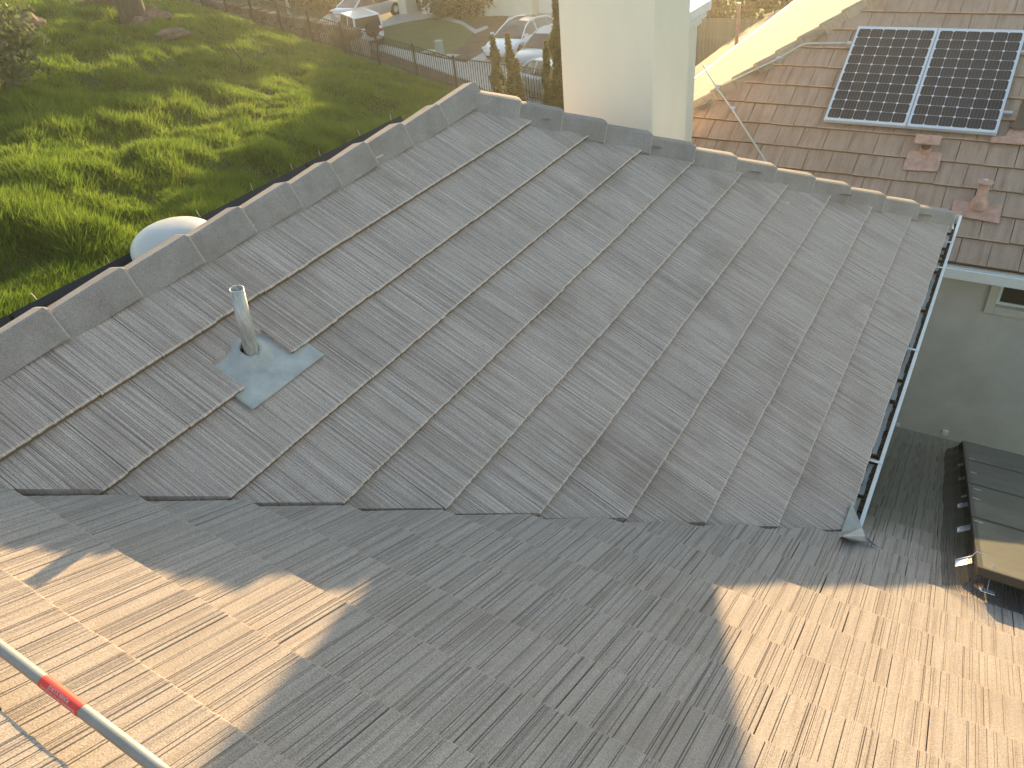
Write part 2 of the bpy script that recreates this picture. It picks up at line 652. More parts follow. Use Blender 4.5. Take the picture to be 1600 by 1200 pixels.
# wing tiles, notched round the vent pipe
NY0, NY1, NK = -6.075, -5.765, 8.60
rr = random.Random(5)
count2 = 0
for k in range(0, 11):
    base = (-6.6947 if k % 2 == 0 else -6.8406)
    for i in range(-4, 24):
        Y = base + (i + 0.5) * TW
        X = -k * E2 * math.cos(TH2)
        c = Vector((X, Y, r2z(X)))
        if Y - X < V_R2 - 0.55 or Y - X > 0.55: continue
        mw = jitter(frame(R2U, R2V, R2N, c), rr, .10, .0007)
        planes = [((0, V_R2, 0), -nv), ((0, -0.012, 0), nv), ((RX, 0, 0), (-1, 0, 0))]
        pieces = [planes]
        if k == 8 and Y + TW / 2 > NY0 and Y - TW / 2 < NY1:
            xk = -NK * E2 * math.cos(TH2)
            pieces = [planes + [((0, NY0, 0), (0, 1, 0))], planes + [((0, NY1, 0), (0, -1, 0))],
                      planes + [((0, NY0, 0), (0, -1, 0)), ((0, NY1, 0), (0, 1, 0)), ((xk, 0, 0), (1, 0, 0))]]
        src = VAR2[rr.randrange(7)]
        for pl in pieces:
            me, cut = cut_mesh(src, mw, pl)
            if me is None: continue
            link("roof_tile", me, wing_slope, None, mw)
            count2 += 1
print("tiles", count1, count2)

# the slopes on the far sides of the wing
mb = MB()
XB = 2 * RX
deck(mb, [(RX, RX, r2z(RX)), (-0.02, -0.02, 0), (XB, -0.02, 0)], (0, math.sin(TH2), math.cos(TH2)), -0.085)
deck(mb, [(RX, RX, r2z(RX)), (XB, -0.02, 0), (XB, -9.6, 0), (RX, -9.6, r2z(RX))], (-math.sin(TH2), 0, math.cos(TH2)), -0.085)
far_slope = mb.build("far_roof_slope", UNDER, house)
mb = MB()
for k in range(0, 10):
    q = k * E2 * math.cos(TH2)
    for i in range(-22, 4):
        X = (i + 0.5 * (k % 2)) * TW
        if XB + q + 0.1 < X - TW / 2 and X + TW / 2 < -q - 0.1:
            simple_tile(mb, frame((1, 0, 0), (0, math.cos(TH2), -math.sin(TH2)), (0, math.sin(TH2), math.cos(TH2)), (X, -q, T2 * q)), E2)
    for i in range(-32, 4):
        Y = (i + 0.5 * (k % 2)) * TW
        if -9.5 < Y < -q - 0.25:
            simple_tile(mb, frame((0, 1, 0), (-math.cos(TH2), 0, -math.sin(TH2)), (-math.sin(TH2), 0, math.cos(TH2)), (XB + q, Y, T2 * q)), E2)
tag(mb.build("roof_tiles", TILE2S, far_slope), kind="stuff")


# ridge and hip caps
def cap_mesh(name, m, L=0.44, wb=0.115, wt=0.058, top=0.058, low=-0.080, seed=0, flat=False):
    r = random.Random(seed)
    mb = MB()
    def ring(v, dn, g):
        o = [(-wb * g, low), (-wt * 1.20 * g, top - .032), (-wt * 1.03 * g, top - .0205), (-.010 * g, top - .0095), (.034 * g, top), (.050 * g, top - .007), (wb * g * .985, low + .006), (wb * g, low)]
        if flat: o = [(-wb * g, low), (-wt * 1.06 * g, top - .016), (-wt * .88 * g, top - .003), (-.03 * g, top), (.03 * g, top), (wt * .95 * g, top - .006), (wb * g * .985, low + .006), (wb * g, low)]
        i = [(wb * g - .02, low), (.034 * g, top - .03), (-wt * g + .006, top - .045), (-wb * g + .02, low)]
        return [(u, v + r.uniform(-.0015, .0015), n + dn) for u, n in o + i]
    rings = [ring(-L, -0.034, 0.86), ring(-L * .55, -0.018, .93), ring(-0.012, -0.0005, 1.0), ring(0, -0.004, .985)]
    n = len(rings[0])
    vs = [q for R in rings for q in R]
    fs = []
    for a in range(len(rings) - 1):
        for k in range(n):
            fs.append((a * n + k, a * n + (k + 1) % n, (a + 1) * n + (k + 1) % n, (a + 1) * n + k))
    for base in (0, (len(rings) - 1) * n):
        # end face: outer 8, inner 4
        f = [(0, 1, 2, 10, 11), (2, 3, 4, 5, 9, 10), (5, 6, 7, 8, 9)]
        fs += [tuple(base + q for q in g) for g in f]
    mb.add(vs, fs)
    return mb.mesh(name, m)


CAPS = [cap_mesh("ridge_cap", CAPM, seed=i) for i in range(3)]
HCAPS = [cap_mesh("ridge_cap", CAPM, seed=10 + i, flat=True, wt=.064) for i in range(3)]
rr = random.Random(9)
mb = MB()
mb.box(RX - .05, RX + .05, -9.0, RX + .02, r2z(RX) - .10, r2z(RX) + 0.0)
ridge = mb.build("ridge", UNDER, house)
ys = [-8.66, -8.28, -7.90, -7.52, -7.16, -6.79, -6.423, -6.036, -5.667, -5.315, -4.964, -4.64, -4.30, -3.93, -3.53, -3.07]
for y in ys:
    mw = frame((1, 0, 0), (0, 1, 0), (0, 0, 1), (RX, y, r2z(RX) + .002))
    mw = frame((1, 0, 0), (0, 1, 0), (0, 0, 1), (RX + rr.uniform(-.004, .004), y, r2z(RX) + .006 + (0.02 if y > -3.2 else 0)))
    link("ridge_cap", CAPS[rr.randrange(3)], ridge, None, mw @ Matrix.Rotation(rad(rr.uniform(-.8, .8)), 4, 'Z') @ Matrix.Rotation(rad(rr.uniform(-1.2, 1.2)), 4, 'Y'))
hv = Vector((1, 1, -T2)).normalized()
hu = Vector((1, -1, 0)).normalized()
hn = hu.cross(hv)
mb = MB()
mb.obox(frame(hu, hv, hn, (RX, RX, r2z(RX))), -.04, .04, 0.1, 4.78, -.11, -.01)
hip = mb.build("hip", UNDER, house)
for x in [-2.885, -2.66, -2.42, -2.16, -1.90, -1.64, -1.376, -1.11, -0.856, -0.59, -0.325, -0.035]:
    mw = frame(hu, hv, hn, (x, x, r2z(x) + .020 + rr.uniform(-.002, .003)))
    link("ridge_cap", HCAPS[rr.randrange(3)], hip, None, mw @ Matrix.Rotation(rad(rr.uniform(-1., 1.)), 4, 'Z') @ Matrix.Rotation(rad(rr.uniform(-1.2, 1.2)), 4, 'Y'))
mb = MB()
mw = frame(hu, hv, hn, (-0.035, -0.035, r2z(-0.035)))
mb.add([mw @ Vector(q) for q in ((-.10, 0.002, -.06), (.10, .002, -.06), (.03, .002, .045), (-.03, .002, .045), (-.08, .05, -.065), (.08, .05, -.065), (.02, .035, .02), (-.02, .035, .02))],
       [(0, 1, 2, 3), (4, 5, 6, 7), (0, 1, 5, 4), (1, 2, 6, 5), (2, 3, 7, 6), (3, 0, 4, 7)])
mb.build("mortar_end", WHITE, house)

# walls
mb = MB()
mb.box(XB + .35, -0.36, -4.5, -0.36, GROUND - .3, -0.22)
mb.box(XB + .35, -0.5, -9.4, -4.5, GROUND - .3, -0.22)
yz = [(-9.4, GROUND - .3), (-0.8, GROUND - .3), (-0.8, r1z(-0.8) - .22), (-9.4, r1z(-9.4) - .22)]
vs = [(-0.355, y, z) for y, z in yz] + [(3.3, y, z) for y, z in yz]
mb.add(vs, [(0, 1, 2, 3), (7, 6, 5, 4), (0, 1, 5, 4), (1, 2, 6, 5), (2, 3, 7, 6), (3, 0, 4, 7)])
mb.build("wall", STUCCO_H, house)
# main eave edge
mb = MB()
mb.box(0.0, 3.6, -0.37, -0.345, r1z(-.36) - .20, r1z(-.36) - .045)
mb.build("fascia", mat("tan_paint", (0.36, 0.30, 0.23), 0.6, var=.1), house)

# wing gutter
ZG = -0.085
gp0 = on_z(1345, 826, ZG)
gp1 = on_z(1503, 337, ZG)
XO = 0.5 * (gp0.x + gp1.x) + 0.004
YA, YB = gp0.y, gp1.y
mb = MB()
prof = [(-0.045, ZG - .002), (-0.042, ZG - .002), (-0.042, ZG - .105), (XO - .030, ZG - .105), (XO - .012, ZG - .05), (XO - .024, ZG - 0.004), (XO - .022, ZG), (XO, ZG), (XO, ZG - .012), (XO - .009, ZG - .016), (XO - .008, ZG - .05), (XO - .027, ZG - .109), (-0.045, ZG - .109)]
n = len(prof)
vs = [(x, YA, z) for x, z in prof] + [(x, YB, z) for x, z in prof]
mb.add(vs, [(k, (k + 1) % n, n + (k + 1) % n, n + k) for k in range(n)])
mb.box(-.042, XO - .008, YA - .004, YA - .001, ZG - .105, ZG - .002)
mb.box(-.042, XO - .008, YB + .001, YB + .004, ZG - .105, ZG)
gutter = mb.build("gutter", WHITE, house)
mb = MB()
rr = random.Random(21)
y = YA + .03
while y < YB - .05:                              # damp litter along both sides of the gutter floor
    for x0, x1 in ((-.040, rr.uniform(-.03, -.008)), (XO - .045 - rr.uniform(0, .012), XO - .026)):
        z = ZG - .100 + rr.uniform(0, .02)
        d = rr.uniform(.03, .09)
        mb.box(x0, x1, y, y + d, ZG - .104, z)
    if rr.random() < .12:
        mb.box(-.03, XO - .04, y, y + rr.uniform(.008, .02), ZG - .104, ZG - .08)
    y += rr.uniform(.02, .06)
tag(mb.build("leaf_litter", BROWN, gutter), "brown leaf litter lying in the white gutter")
mb = MB()
mb.box(-.055, -.047, YA, YB - .12, ZG - .16, ZG + .012)
mb.build("fascia", BROWN, house)
for px, py in ((1469, 418), (1425, 546), (1363, 720), (1480, 378)):
    y = on_z(px, py, ZG).y
    mb = MB()
    mb.box(-.046, XO - .001, y - .012, y + .012, ZG + .001, ZG + .004)
    mb.build("gutter_strap", WHITE, gutter)

# corner flashing where the gutter meets the main slope
pa = on_plane(1331, 786, R2N, 0.012)
pb = on_plane(1311, 840, R2N, 0.010)
pd = on_z(1347, 824, ZG + .004)
pc = on_plane(1352, 838, R1N, Z1 * R1N.z + .045)
pe = on_plane(1330, 845, R1N, Z1 * R1N.z + .012)
pf = on_plane(1359, 848, R1N, Z1 * R1N.z + .010)
pg = on_plane(1374, 856, R1N, Z1 * R1N.z + .006)
pb2 = on_plane(1316, 838, R1N, Z1 * R1N.z + .05)
mb = MB()
mb.add([pa, pb, pb2, pc, pd, pe, pf, pg], [(0, 1, 2, 4), (4, 2, 3), (2, 5, 6, 3), (3, 6, 7)])
fl = mb.build("valley_flashing", LEAD, house)
sm = fl.modifiers.new("thick", 'SOLIDIFY')
sm.thickness = 0.003
# brown metal in the valley
mb = MB()
vm = Vector((1, 1, -T2)).normalized()
a0 = Vector((0.03, V_R2 - .0 + .03, 0))
for t0, t1 in ((0, 5.0),):
    b0 = Vector((0.02, V_R2 - .035 + .02, r2z(.02) - .062))
    p = [b0 + vm * (-t0) + Vector((-.16, .16, .05)), b0 - vm * t0, b0 + Vector((.16, -.16, .05)) - vm * t0]
    q = [w - vm * t1 for w in p]
    mb.add(p + q, [(0, 1, 4, 3), (1, 2, 5, 4)])
vf = mb.build("valley_metal", BROWN, house)
vf.modifiers.new("thick", 'SOLIDIFY').thickness = 0.003

# ------------------------------------------------------------------ chimney
mb = MB()
mb.box(-3.714, -2.73, -0.72, 0.20, GROUND, 4.15)
chim = mb.build("chimney", STUCCO_CR, house, bevel=0.012)
mb = MB()
mb.box(-3.78, -2.66, -0.79, 0.27, 4.15, 4.30)
mb.box(-3.85, -2.59, -0.86, 0.34, 4.30, 4.42)
mb.build("chimney_cap", WHITE, chim, bevel=0.01)
# ------------------------------------------------------------------ vent pipe on the wing
vb = on_plane(390, 547, R2N, -0.02)
vent = empty("vent_pipe", vb)
tag(vent, "weathered galvanised vent pipe standing in a grey sheet flashing on the grey roof", "vent pipe")
dirn = (Vector((-2.535, -5.885, 1.835)) - Vector((-2.5755, -5.902, 1.49))).normalized()
pb_ = Vector((-2.5755, -5.902, 1.44))
pt = Vector((-2.538, -5.886, 1.826))
mb = MB()
n = 24
ax = (pt - pb_).normalized()
q1 = ax.cross(Vector((0, 1, 0))).normalized()
q2 = ax.cross(q1)
rings = [(pb_, .0335), (pb_ + ax * .10, .0335), (pb_ + ax * .112, .035), (pb_ + ax * .13, .0335), (pt, .032), (pt, .0285), (pb_ + ax * .05, .028)]
vs = [c + (q1 * math.cos(2 * math.pi * k / n) + q2 * math.sin(2 * math.pi * k / n)) * r for c, r in rings for k in range(n)]
fs = [(i * n + k, i * n + (k + 1) % n, (i + 1) * n + (k + 1) % n, (i + 1) * n + k) for i in range(len(rings) - 1) for k in range(n)]
fs.append(tuple((len(rings) - 1) * n + k for k in range(n)))
mb.add(vs, fs)
PIPEM = mat("streaked_galvanised", (0.30, 0.29, 0.28), 0.5, 0.45, col2=(0.66, 0.63, 0.58), scale=9, bump=.1, world_tex=True, stretch=(4, 4, 1.2))
link("pipe", mb.mesh("pipe", PIPEM, False), vent)
for f in bpy.data.objects[vent.children[0].name].data.polygons: f.use_smooth = len(f.vertices) == 4


def r2p(k, y, n):
    return Vector((-k * E2 * math.cos(TH2), y, k * E2 * math.sin(TH2))) + R2N * n


sheet_n = lambda k: -0.03 * (k - 7) + 0.010
mb = MB()
outl = [(7.70, -6.13), (7.69, -5.655), (7.86, -5.635), (7.93, -5.70), (8.72, -5.70), (8.72, -6.11), (7.98, -6.12)]
# sheet grid so the skirt can rise smoothly into the collar
K0, K1, Y0, Y1 = 7.70, 8.80, -6.13, -5.652
kc = -pb_.x / (E2 * math.cos(TH2)) + .02
yc = -5.902
gv, gf = [], []
NK_, NY_ = 28, 28
for a in range(NK_ + 1):
    for b in range(NY_ + 1):
        kk = K0 + (K1 - K0) * a / NK_
        yy = Y0 + (Y1 - Y0) * b / NY_
        d = math.hypot((kk - 8.40) * E2, yy - yc)
        lift = 0.034 * max(0.0, min(1.0, (0.125 - d) / 0.07)) ** 1.4
        bend = 0.006 * math.sin(kk * 9 + yy * 14)
        gv.append(r2p(kk, yy, sheet_n(kk) + lift + (bend if a < 6 else 0) * 0.5))
idx = lambda a, b: a * (NY_ + 1) + b
for a in range(NK_):
    for b in range(NY_):
        kk = K0 + (K1 - K0) * (a + .5) / NK_
        yy = Y0 + (Y1 - Y0) * (b + .5) / NY_
        if math.hypot((kk - 8.40) * E2, yy - yc) < 0.047: continue
        gf.append((idx(a, b), idx(a + 1, b), idx(a + 1, b + 1), idx(a, b + 1)))
mb.add(gv, gf)
so = mb.build("flashing", LEAD, vent, smooth=True)
so.modifiers.new("thick", 'SOLIDIFY').thickness = 0.004
mb = MB()
cw = frame(R2U, R2V, R2N, r2p(8.40, yc, sheet_n(8.40) + .026))
mb.lathe([(.049, -.006), (.053, .006), (.047, .012), (.043, .004), (.041, -.04)], n=28, M=cw)
mb.build("collar", LEAD, vent, smooth=True)

# ================================================================== things on and behind our roof
BACKN = Vector((-math.sin(TH2), 0, math.cos(TH2)))
BACKV = Vector((-math.cos(TH2), 0, -math.sin(TH2)))


def on_x(px, py, x):
    r = ray(px, py)
    return CAM + r * ((x - CAM.x) / r.x)


# black-framed panels on the far slope, only their upper edge shows over the ridge
ea = on_x(150, 418, -3.64)
eb = on_x(626, 183, -3.64)
zt = 0.5 * (ea.z + eb.z)
ytop = eb.y
for i in range(5):
    y1 = ytop - i * 1.02
    o = empty("solar_panel", (-3.64, y1 - .5, T2 * (-3.64 - XB)))
    tag(o, ["black solar panel edge behind the ridge, nearest the roof peak", "black solar panel edge behind the ridge, second from the peak",
            "black solar panel edge behind the ridge, right of the white dome", "black solar panel edge behind the ridge, left of the white dome",
            "black solar panel edge behind the ridge at the left picture edge"][i], "solar panel", "black panels behind the ridge")
    M = frame((0, 1, 0), BACKV, BACKN, (-3.64, y1 - .5, zt))
    mb = MB()
    for a in ((-.5, .5, 0, .035), (-.5, .5, 1.60, 1.635), (-.5, -.465, .035, 1.60), (.465, .5, .035, 1.60)):
        mb.obox(M, a[0], a[1], a[2], a[3], -.04, 0)
    mb.build("frame", BLACK, o)
    mb = MB()
    mb.obox(M, -.464, .464, .036, 1.599, -.03, -.004)
    mb.build("glass", GLASSP, o)
    for u in (-.36, .05, .40):
        q = M @ Vector((u, 0.01, 0))
        mb = MB()
        mb.tube([q, q + Vector((-.004, random.uniform(-.012, .012), .045))], .0016, 5)
        mb.build("guard_wire", ALU, o)

dt = on_x(262, 350, -3.45)
zb = T2 * (-3.45 - XB)
dome = empty("roof_dome", (-3.45, dt.y, zb))
tag(dome, "pale rounded dome peeking over the ridge caps beside the grass slope", "roof dome")
mb = MB()
hh = dt.z - (zb - .05)
pr_ = [(0.232 * math.cos(t) ** 0.8 if t < math.pi / 2 - .01 else 0.001, (zb - .05) + hh * (0.45 + 0.55 * math.sin(t))) for t in [i * math.pi / 2 / 12 for i in range(13)]]
pr_ = [(0.232, zb - .25)] + pr_
mb.lathe([(r, z - 0) for r, z in pr_], (-3.45, dt.y, 0), 36)
mb.build("dome_cover", mat("pale_plastic", (0.52, 0.50, 0.48), 0.45, var=.04), dome, smooth=True)
mb = MB()
mb.lathe([(0.232, zb - .2), (.29, zb - .2), (.29, zb - .02), (0.232, zb - .02)], (-3.45, dt.y, 0), 36)
mb.build("curb", LEAD, dome)

# metal conduit with a red label along the foreground
CY, CH = -7.487, 0.052
CZ = r1z(CY) + CH
RC = 0.0150
cond = empty("conduit", (-1.3, CY, r1z(CY)))
tag(cond, "grey metal conduit with a red label running above the foreground tiles", "conduit")
mb = MB()
mb.tube([(-3.4, CY, CZ), (-2.4, CY, CZ), (-1.4, CY, CZ), (-0.4, CY, CZ), (0.9, CY, CZ)], RC, 20)
mb.build("pipe", mat("dull_conduit", (0.30, 0.295, 0.28), 0.5, 0.35, var=.12, scale=6, bump=.05), cond, smooth=True)
xa = on_plane(66, 1066, R1N, Z1 * R1N.z + CH * R1N.z).x
xb = on_plane(132, 1110, R1N, Z1 * R1N.z + CH * R1N.z).x
mb = MB()
n = 16
vs = []
for x in (xa, xb):
    for k in range(n + 1):
        t = rad(-75 + 190 * k / n)
        vs.append((x, CY - math.sin(t) * (RC + .0008), CZ + math.cos(t) * (RC + .0008)))
mb.add(vs, [(k, k + 1, n + 2 + k, n + 1 + k) for k in range(n)])
lab = mb.build("label", mat("red_label", (0.72, 0.05, 0.035), 0.45, var=.06), cond, smooth=True)
# lettering on the label, wrapped on the pipe, upside down as the photo shows it
fc = bpy.data.curves.new("lettering", 'FONT')
fc.body = "WARNING: PHOTOVOLTAIC\nPOWER SOURCE"
fc.align_x = 'CENTER'
fc.size = 0.011
fc.space_line = 0.9
tmp = bpy.data.objects.new("lettering_tmp", fc)
COL.objects.link(tmp)
bpy.context.view_layer.update()
tme = bpy.data.meshes.new_from_object(tmp.evaluated_get(bpy.context.evaluated_depsgraph_get()))
bpy.data.objects.remove(tmp)
xs_ = [v.co.x for v in tme.vertices]
ys_ = [v.co.y for v in tme.vertices]
wx = (xb - xa) * .88 / (max(xs_) - min(xs_))
ymid = .5 * (max(ys_) + min(ys_))
for v in tme.vertices:
    s = -(v.co.y - ymid) * 1.0
    t = rad(38) + s / RC * -1.0
    rr_ = RC + .0013
    v.co = Vector((.5 * (xa + xb) - v.co.x * wx, CY - math.sin(t) * rr_, CZ + math.cos(t) * rr_))
tme.materials.append(mat("label_print", (0.62, 0.55, 0.58), 0.5))
link("lettering", tme, lab)
for x in (-2.6, -0.2):
    mb = MB()
    mb.box(x - .02, x + .02, CY - .05, CY + .05, r1z(CY) - .01, CZ - RC + .002)
    mb.build("standoff", LEAD, cond)

# solar array on the main slope, right edge of the picture
AH = 0.16
AX0 = 0.600
ARR_LAB = ["sunlit dusty solar panel nearest the camera at the right picture edge", "shaded solar panel on our roof, second from the sunlit one",
           "shaded solar panel on our roof, third from the sunlit one", "shaded solar panel on our roof, farthest, next to the lower eave"]
PANELD = mat("dusty_panel_glass", (0.085, 0.085, 0.07), 0.5, var=.25, scale=5, bump=.12, bscale=220, spec=.35)
for i in range(4):
    for j in range(2):
        y0 = -4.70 + i * 0.915
        v0 = 0.0
        c = Vector((AX0 + j * 1.68, y0, r1z(y0) + AH))
        M = frame(R1U, R1V, R1N, c)
        if j == 1 and not in_frame(c + Vector((.1, .2, 0)), 40, 40): continue
        o = empty("solar_panel", (c.x + .8, y0 + .4, r1z(y0 + .4)))
        tag(o, ARR_LAB[i] if j == 0 else ARR_LAB[i] + ", right-hand one of its row", "solar panel", "panels on our roof")
        mb = MB()
        for a in ((0, 1.66, 0, .022), (0, 1.66, 1.018, 1.04), (0, .022, .022, 1.018), (1.638, 1.66, .022, 1.018)):
            mb.obox(M, a[0], a[1], a[2], a[3], -.042, 0)
        mb.build("frame", mat("dark_anodised_frame", (0.055, 0.055, 0.05), .45, .5), o)
        mb = MB()
        mb.obox(M, .0225, 1.6375, .0225, 1.0175, -.03, -.0015)
        mb.build("glass", PANELD, o)

# wire mesh skirt along the array's near and left edges
MESHM = mat("black_wire", (0.035, 0.03, 0.022), .6, .3)
guard = empty("wire_mesh_guard", (.5, -3, r1z(-3)))
tag(guard, "dark wire mesh skirt between the roof tiles and the solar panel edge", "wire mesh")
mb = MB()
rr = random.Random(4)


def quadbar(mb, a, b, w):
    a, b = Vector(a), Vector(b)
    d = (b - a)
    s = d.cross(Vector((.3, .2, 1))).normalized() * w
    t = d.cross(s).normalized() * w
    mb.add([a + s, a - s * .5 + t, a - s * .5 - t, b + s, b - s * .5 + t, b - s * .5 - t], [(0, 1, 4, 3), (1, 2, 5, 4), (2, 0, 3, 5)])


def skirt_pt(s, y):
    wob = .006 * math.sin(y * 5) + .003 * math.sin(y * 17 + 1)
    foot = Vector((.475 + wob + max(0, y + 2) * .012, y, r1z(y) + .012))
    top = Vector((AX0 - .003, y, r1z(y) + AH - .01))
    q = foot.lerp(top, s)
    return q + Vector((.02 * math.sin(math.pi * s), 0, -.012 * math.sin(math.pi * s)))


y = -4.80
while y < -1.02:
    pts = [skirt_pt(s, y) for s in (0, .33, .66, 1)]
    for a, b in zip(pts[:-1], pts[1:]): quadbar(mb, a, b, .0008)
    y += .0127
for s in [i / 14 for i in range(15)]:
    ysn = [-4.80 + 3.78 * i / 60 for i in range(61)]
    pts = [skirt_pt(s, q) for q in ysn]
    for a, b in zip(pts[:-1], pts[1:]): quadbar(mb, a, b, .0008)
# near edge skirt folds onto the tiles
x = .48
while x < 1.6:
    yb = -4.70
    wob = .012 * math.sin(x * 9)
    a = Vector((x, yb + .005, r1z(yb) + AH - .012)) if x > AX0 else Vector((x, -4.79, r1z(-4.79) + .03))
    b = Vector((x + .02, yb - .085 + wob, r1z(yb - .085) + .012))
    quadbar(mb, a, b, .0008)
    x += .0127
for i in range(13):
    s = i / 12
    quadbar(mb, Vector((.60, -4.70, r1z(-4.70) + AH - .012)).lerp(Vector((.60, -4.785, r1z(-4.785) + .012)), s),
            Vector((1.6, -4.70, r1z(-4.70) + AH - .012)).lerp(Vector((1.6, -4.785, r1z(-4.785) + .012)), s), .0008)
tag(mb.build("mesh", MESHM, guard), kind="stuff")

CLIPM = mat("bright_clip_metal", (0.72, 0.76, 0.84), .4, .1)
clip_lab = ["farthest, by the lower eave", "second from the lower eave", "third from the lower eave", "fourth from the lower eave",
            "fifth from the lower eave", "largest, nearest the sunlit panel edge"]
clips = [(1503, 726, .036), (1504, 748, .036), (1508, 775, .026), (1505, 790, .040), (1506, 827, .042), (1506, 878, .048)]
for i, (px, py, sz) in enumerate(clips):
    c = on_plane(px, py, R1N, (Z1 + .085) * R1N.z)
    o = empty("mesh_clip", (c.x, c.y, r1z(c.y)))
    tag(o, "silver clip plate on the dark mesh skirt, " + clip_lab[i], "clip", "clips along the mesh skirt")
    Vv = Vector((-.45, -.25, .86)).normalized()
    U = Vector((0, 1, -.5)).normalized()
    W = Vv.cross(U).normalized()
    M = frame(W, U, Vv, c)
    mb = MB()
    if i == 2:
        mb.lathe([(.0, .003), (sz, .003), (sz, 0), (0, 0)], n=14, M=M)
    else:
        mb.obox(M, -sz * .8, sz * .8, -sz, sz, 0, .003)
        mb.obox(M, -sz * .8, sz * .8, sz * .93, sz, .003, .012)
    mb.build("plate", CLIPM, o, bevel=0)
    mb = MB()
    e = c + Vector((.08, .04, .05))
    mb.tube([c + Vector((.01, .0, .012)), c.lerp(e, .5) + Vector((0, .02, .03)), e], .0025, 6)
    mb.build("hook", CLIPM, o)
c = on_plane(1541, 927, R1N, (Z1 + .03) * R1N.z)
o = empty("mesh_clip", (c.x, c.y, r1z(c.y)))
tag(o, "dull clip plate lying under the sunlit panel's front edge", "clip", "clips along the mesh skirt")
M = frame(R1U, R1V, R1N, c + R1N * .01)
mb = MB()
mb.obox(M, -.03, .03, -.028, .028, 0, .003)
mb.build("plate", CLIPM, o)
mb = MB()
mb.tube([c + R1N * .012, c + R1N * .07 + R1V * .05, c + R1N * .13 + R1V * .07], .002, 6)
mb.build("hook", CLIPM, o)

# ================================================================== neighbour's house
D3 = -2.03
HX, HY = -3.458, 3.458                            # a point on its left hip (plan)
def r3z(y): return D3 + T2 * y
EY = 1.50                                         # eave
CX0 = HX - (HY - EY)                              # eave corner
nb = empty("neighbour_house", (-1, 5, GROUND))
tag(nb, "neighbouring house with brown flat tile roof, white gutter and grey stucco wall", "house")
RT = 9.2
mb = MB()
deck(mb, [(CX0 + .03, EY + .03, r3z(EY + .03)), (5.0, EY + .03, r3z(EY + .03)), (5.0, RT, r3z(RT)), (CX0 + (RT - EY), RT, r3z(RT))], R3N, -0.085)
s3 = mb.build("roof_slope", UNDER, nb)
rr = random.Random(12)
rest = MB()
np_ = Vector((-1, 1, 0)).normalized()
cnt3 = 0
for k in range(0, 24):
    Y = EY + k * E3 * math.cos(TH2)
    if Y > RT - .2: break
    for i in range(-20, 20):
        X = -0.05 + (i + (0.5 if k % 2 else 0)) * TW
        hipx = CX0 + (Y - EY)
        if X < hipx - .1 or X > 4.9: continue
        c = Vector((X, Y, r3z(Y)))
        mw = jitter(frame(R3U, R3V, R3N, c), rr, .5, .002)
        if in_frame(c - R3V * .17, 30, 30):
            me, cut = cut_mesh(VAR3[rr.randrange(4)], mw, [((HX, HY, 0), np_)])
            if me is None: continue
            link("roof_tile", me, s3, None, mw)
            cnt3 += 1
        elif X > hipx + .5:
            simple_tile(rest, mw, E3)
print("tiles nb", cnt3)
tag(rest.build("roof_tiles", TILE3S, s3), kind="stuff")
# left slope, faces the sun
L3N = Vector((-math.sin(TH2), 0, math.cos(TH2)))
L3V = Vector((-math.cos(TH2), 0, -math.sin(TH2)))
mb = MB()
zc = r3z(EY)
deck(mb, [(CX0, EY, zc), (CX0 + (RT - EY), RT, r3z(RT)), (CX0 + (RT - EY), 16.0, r3z(RT)), (CX0, 16.0, zc)], L3N, -0.085)
s4 = mb.build("side_roof_slope", UNDER, nb)
mb = MB()
for k in range(0, 21):
    q = k * E3 * math.cos(TH2)
    for i in range(0, 48):
        Y = EY + i * TW + (TW / 2 if k % 2 else 0)
        if Y > EY + q + .2 and Y < 15.9:
            simple_tile(mb, frame((0, 1, 0), L3V, L3N, (CX0 + q, Y, zc + T2 * q)), E3)
tag(mb.build("roof_tiles", TILE3S, s4), kind="stuff")
mb = MB()
hv3 = Vector((-1, -1, -T2)).normalized()
hu3 = Vector((-1, 1, 0)).normalized()
hn3 = hu3.cross(hv3)
mb.obox(frame(hu3, hv3, hn3, (CX0 + 6, EY + 6, zc + T2 * 6)), -.04, .04, 0, 9.0, -.11, -.01)
hip3 = mb.build("hip", UNDER, nb)
CAPS3 = [cap_mesh("ridge_cap", CAP3, seed=30 + i, wt=.05, top=.05, flat=True) for i in range(2)]
for i in range(24):
    t = i * 0.232 + .03
    P = Vector((CX0 + t, EY + t, zc + T2 * t + .012))
    if t > 7.4: break
    link("ridge_cap", CAPS3[i % 2], hip3, None, frame(hu3, hv3, hn3, P) @ Matrix.Rotation(rad(rr.uniform(-1, 1)), 4, 'Z'))
# eave gutters, wall, window
mb = MB()
mb.box(CX0 - .1, 5.0, EY - .125, EY - .118, zc - .155, zc - .035)
mb.box(CX0 - .1, 5.0, EY - .118, EY - .005, zc - .155, zc - .149)
mb.box(CX0 - .1, 5.0, EY - .118, EY - .105, zc - .040, zc - .035)
mb.box(CX0 - .1, 5.0, EY - .004, EY + .02, zc - .20, zc - .06)
g3 = mb.build("gutter", WHITE, nb)
mb = MB()
mb.box(on_z(1557, 412, zc - .1).x - .012, on_z(1557, 412, zc - .1).x + .012, EY - .129, EY - .126, zc - .157, zc - .033)
mb.build("gutter_joint", WHITE, g3)
mb = MB()
yy = [CX0 - .06]
mb.tube([(CX0 - .06, EY - .1, zc - .07), (CX0 - .06, 16.0, zc - .07)], .05, 10)
mb.build("side_gutter", WHITE, nb, smooth=True)
WY = EY + .30
wz = zc - .12
win_a = Vector((CAM + ray(1553, 426) * ((WY - CAM.y) / ray(1553, 426).y)))
win_b = Vector((CAM + ray(1541, 485) * ((WY - CAM.y) / ray(1541, 485).y)))
wx0 = 0.5 * (win_a.x + win_b.x) + 0.095
wzb = win_b.z + .085
mb = MB()
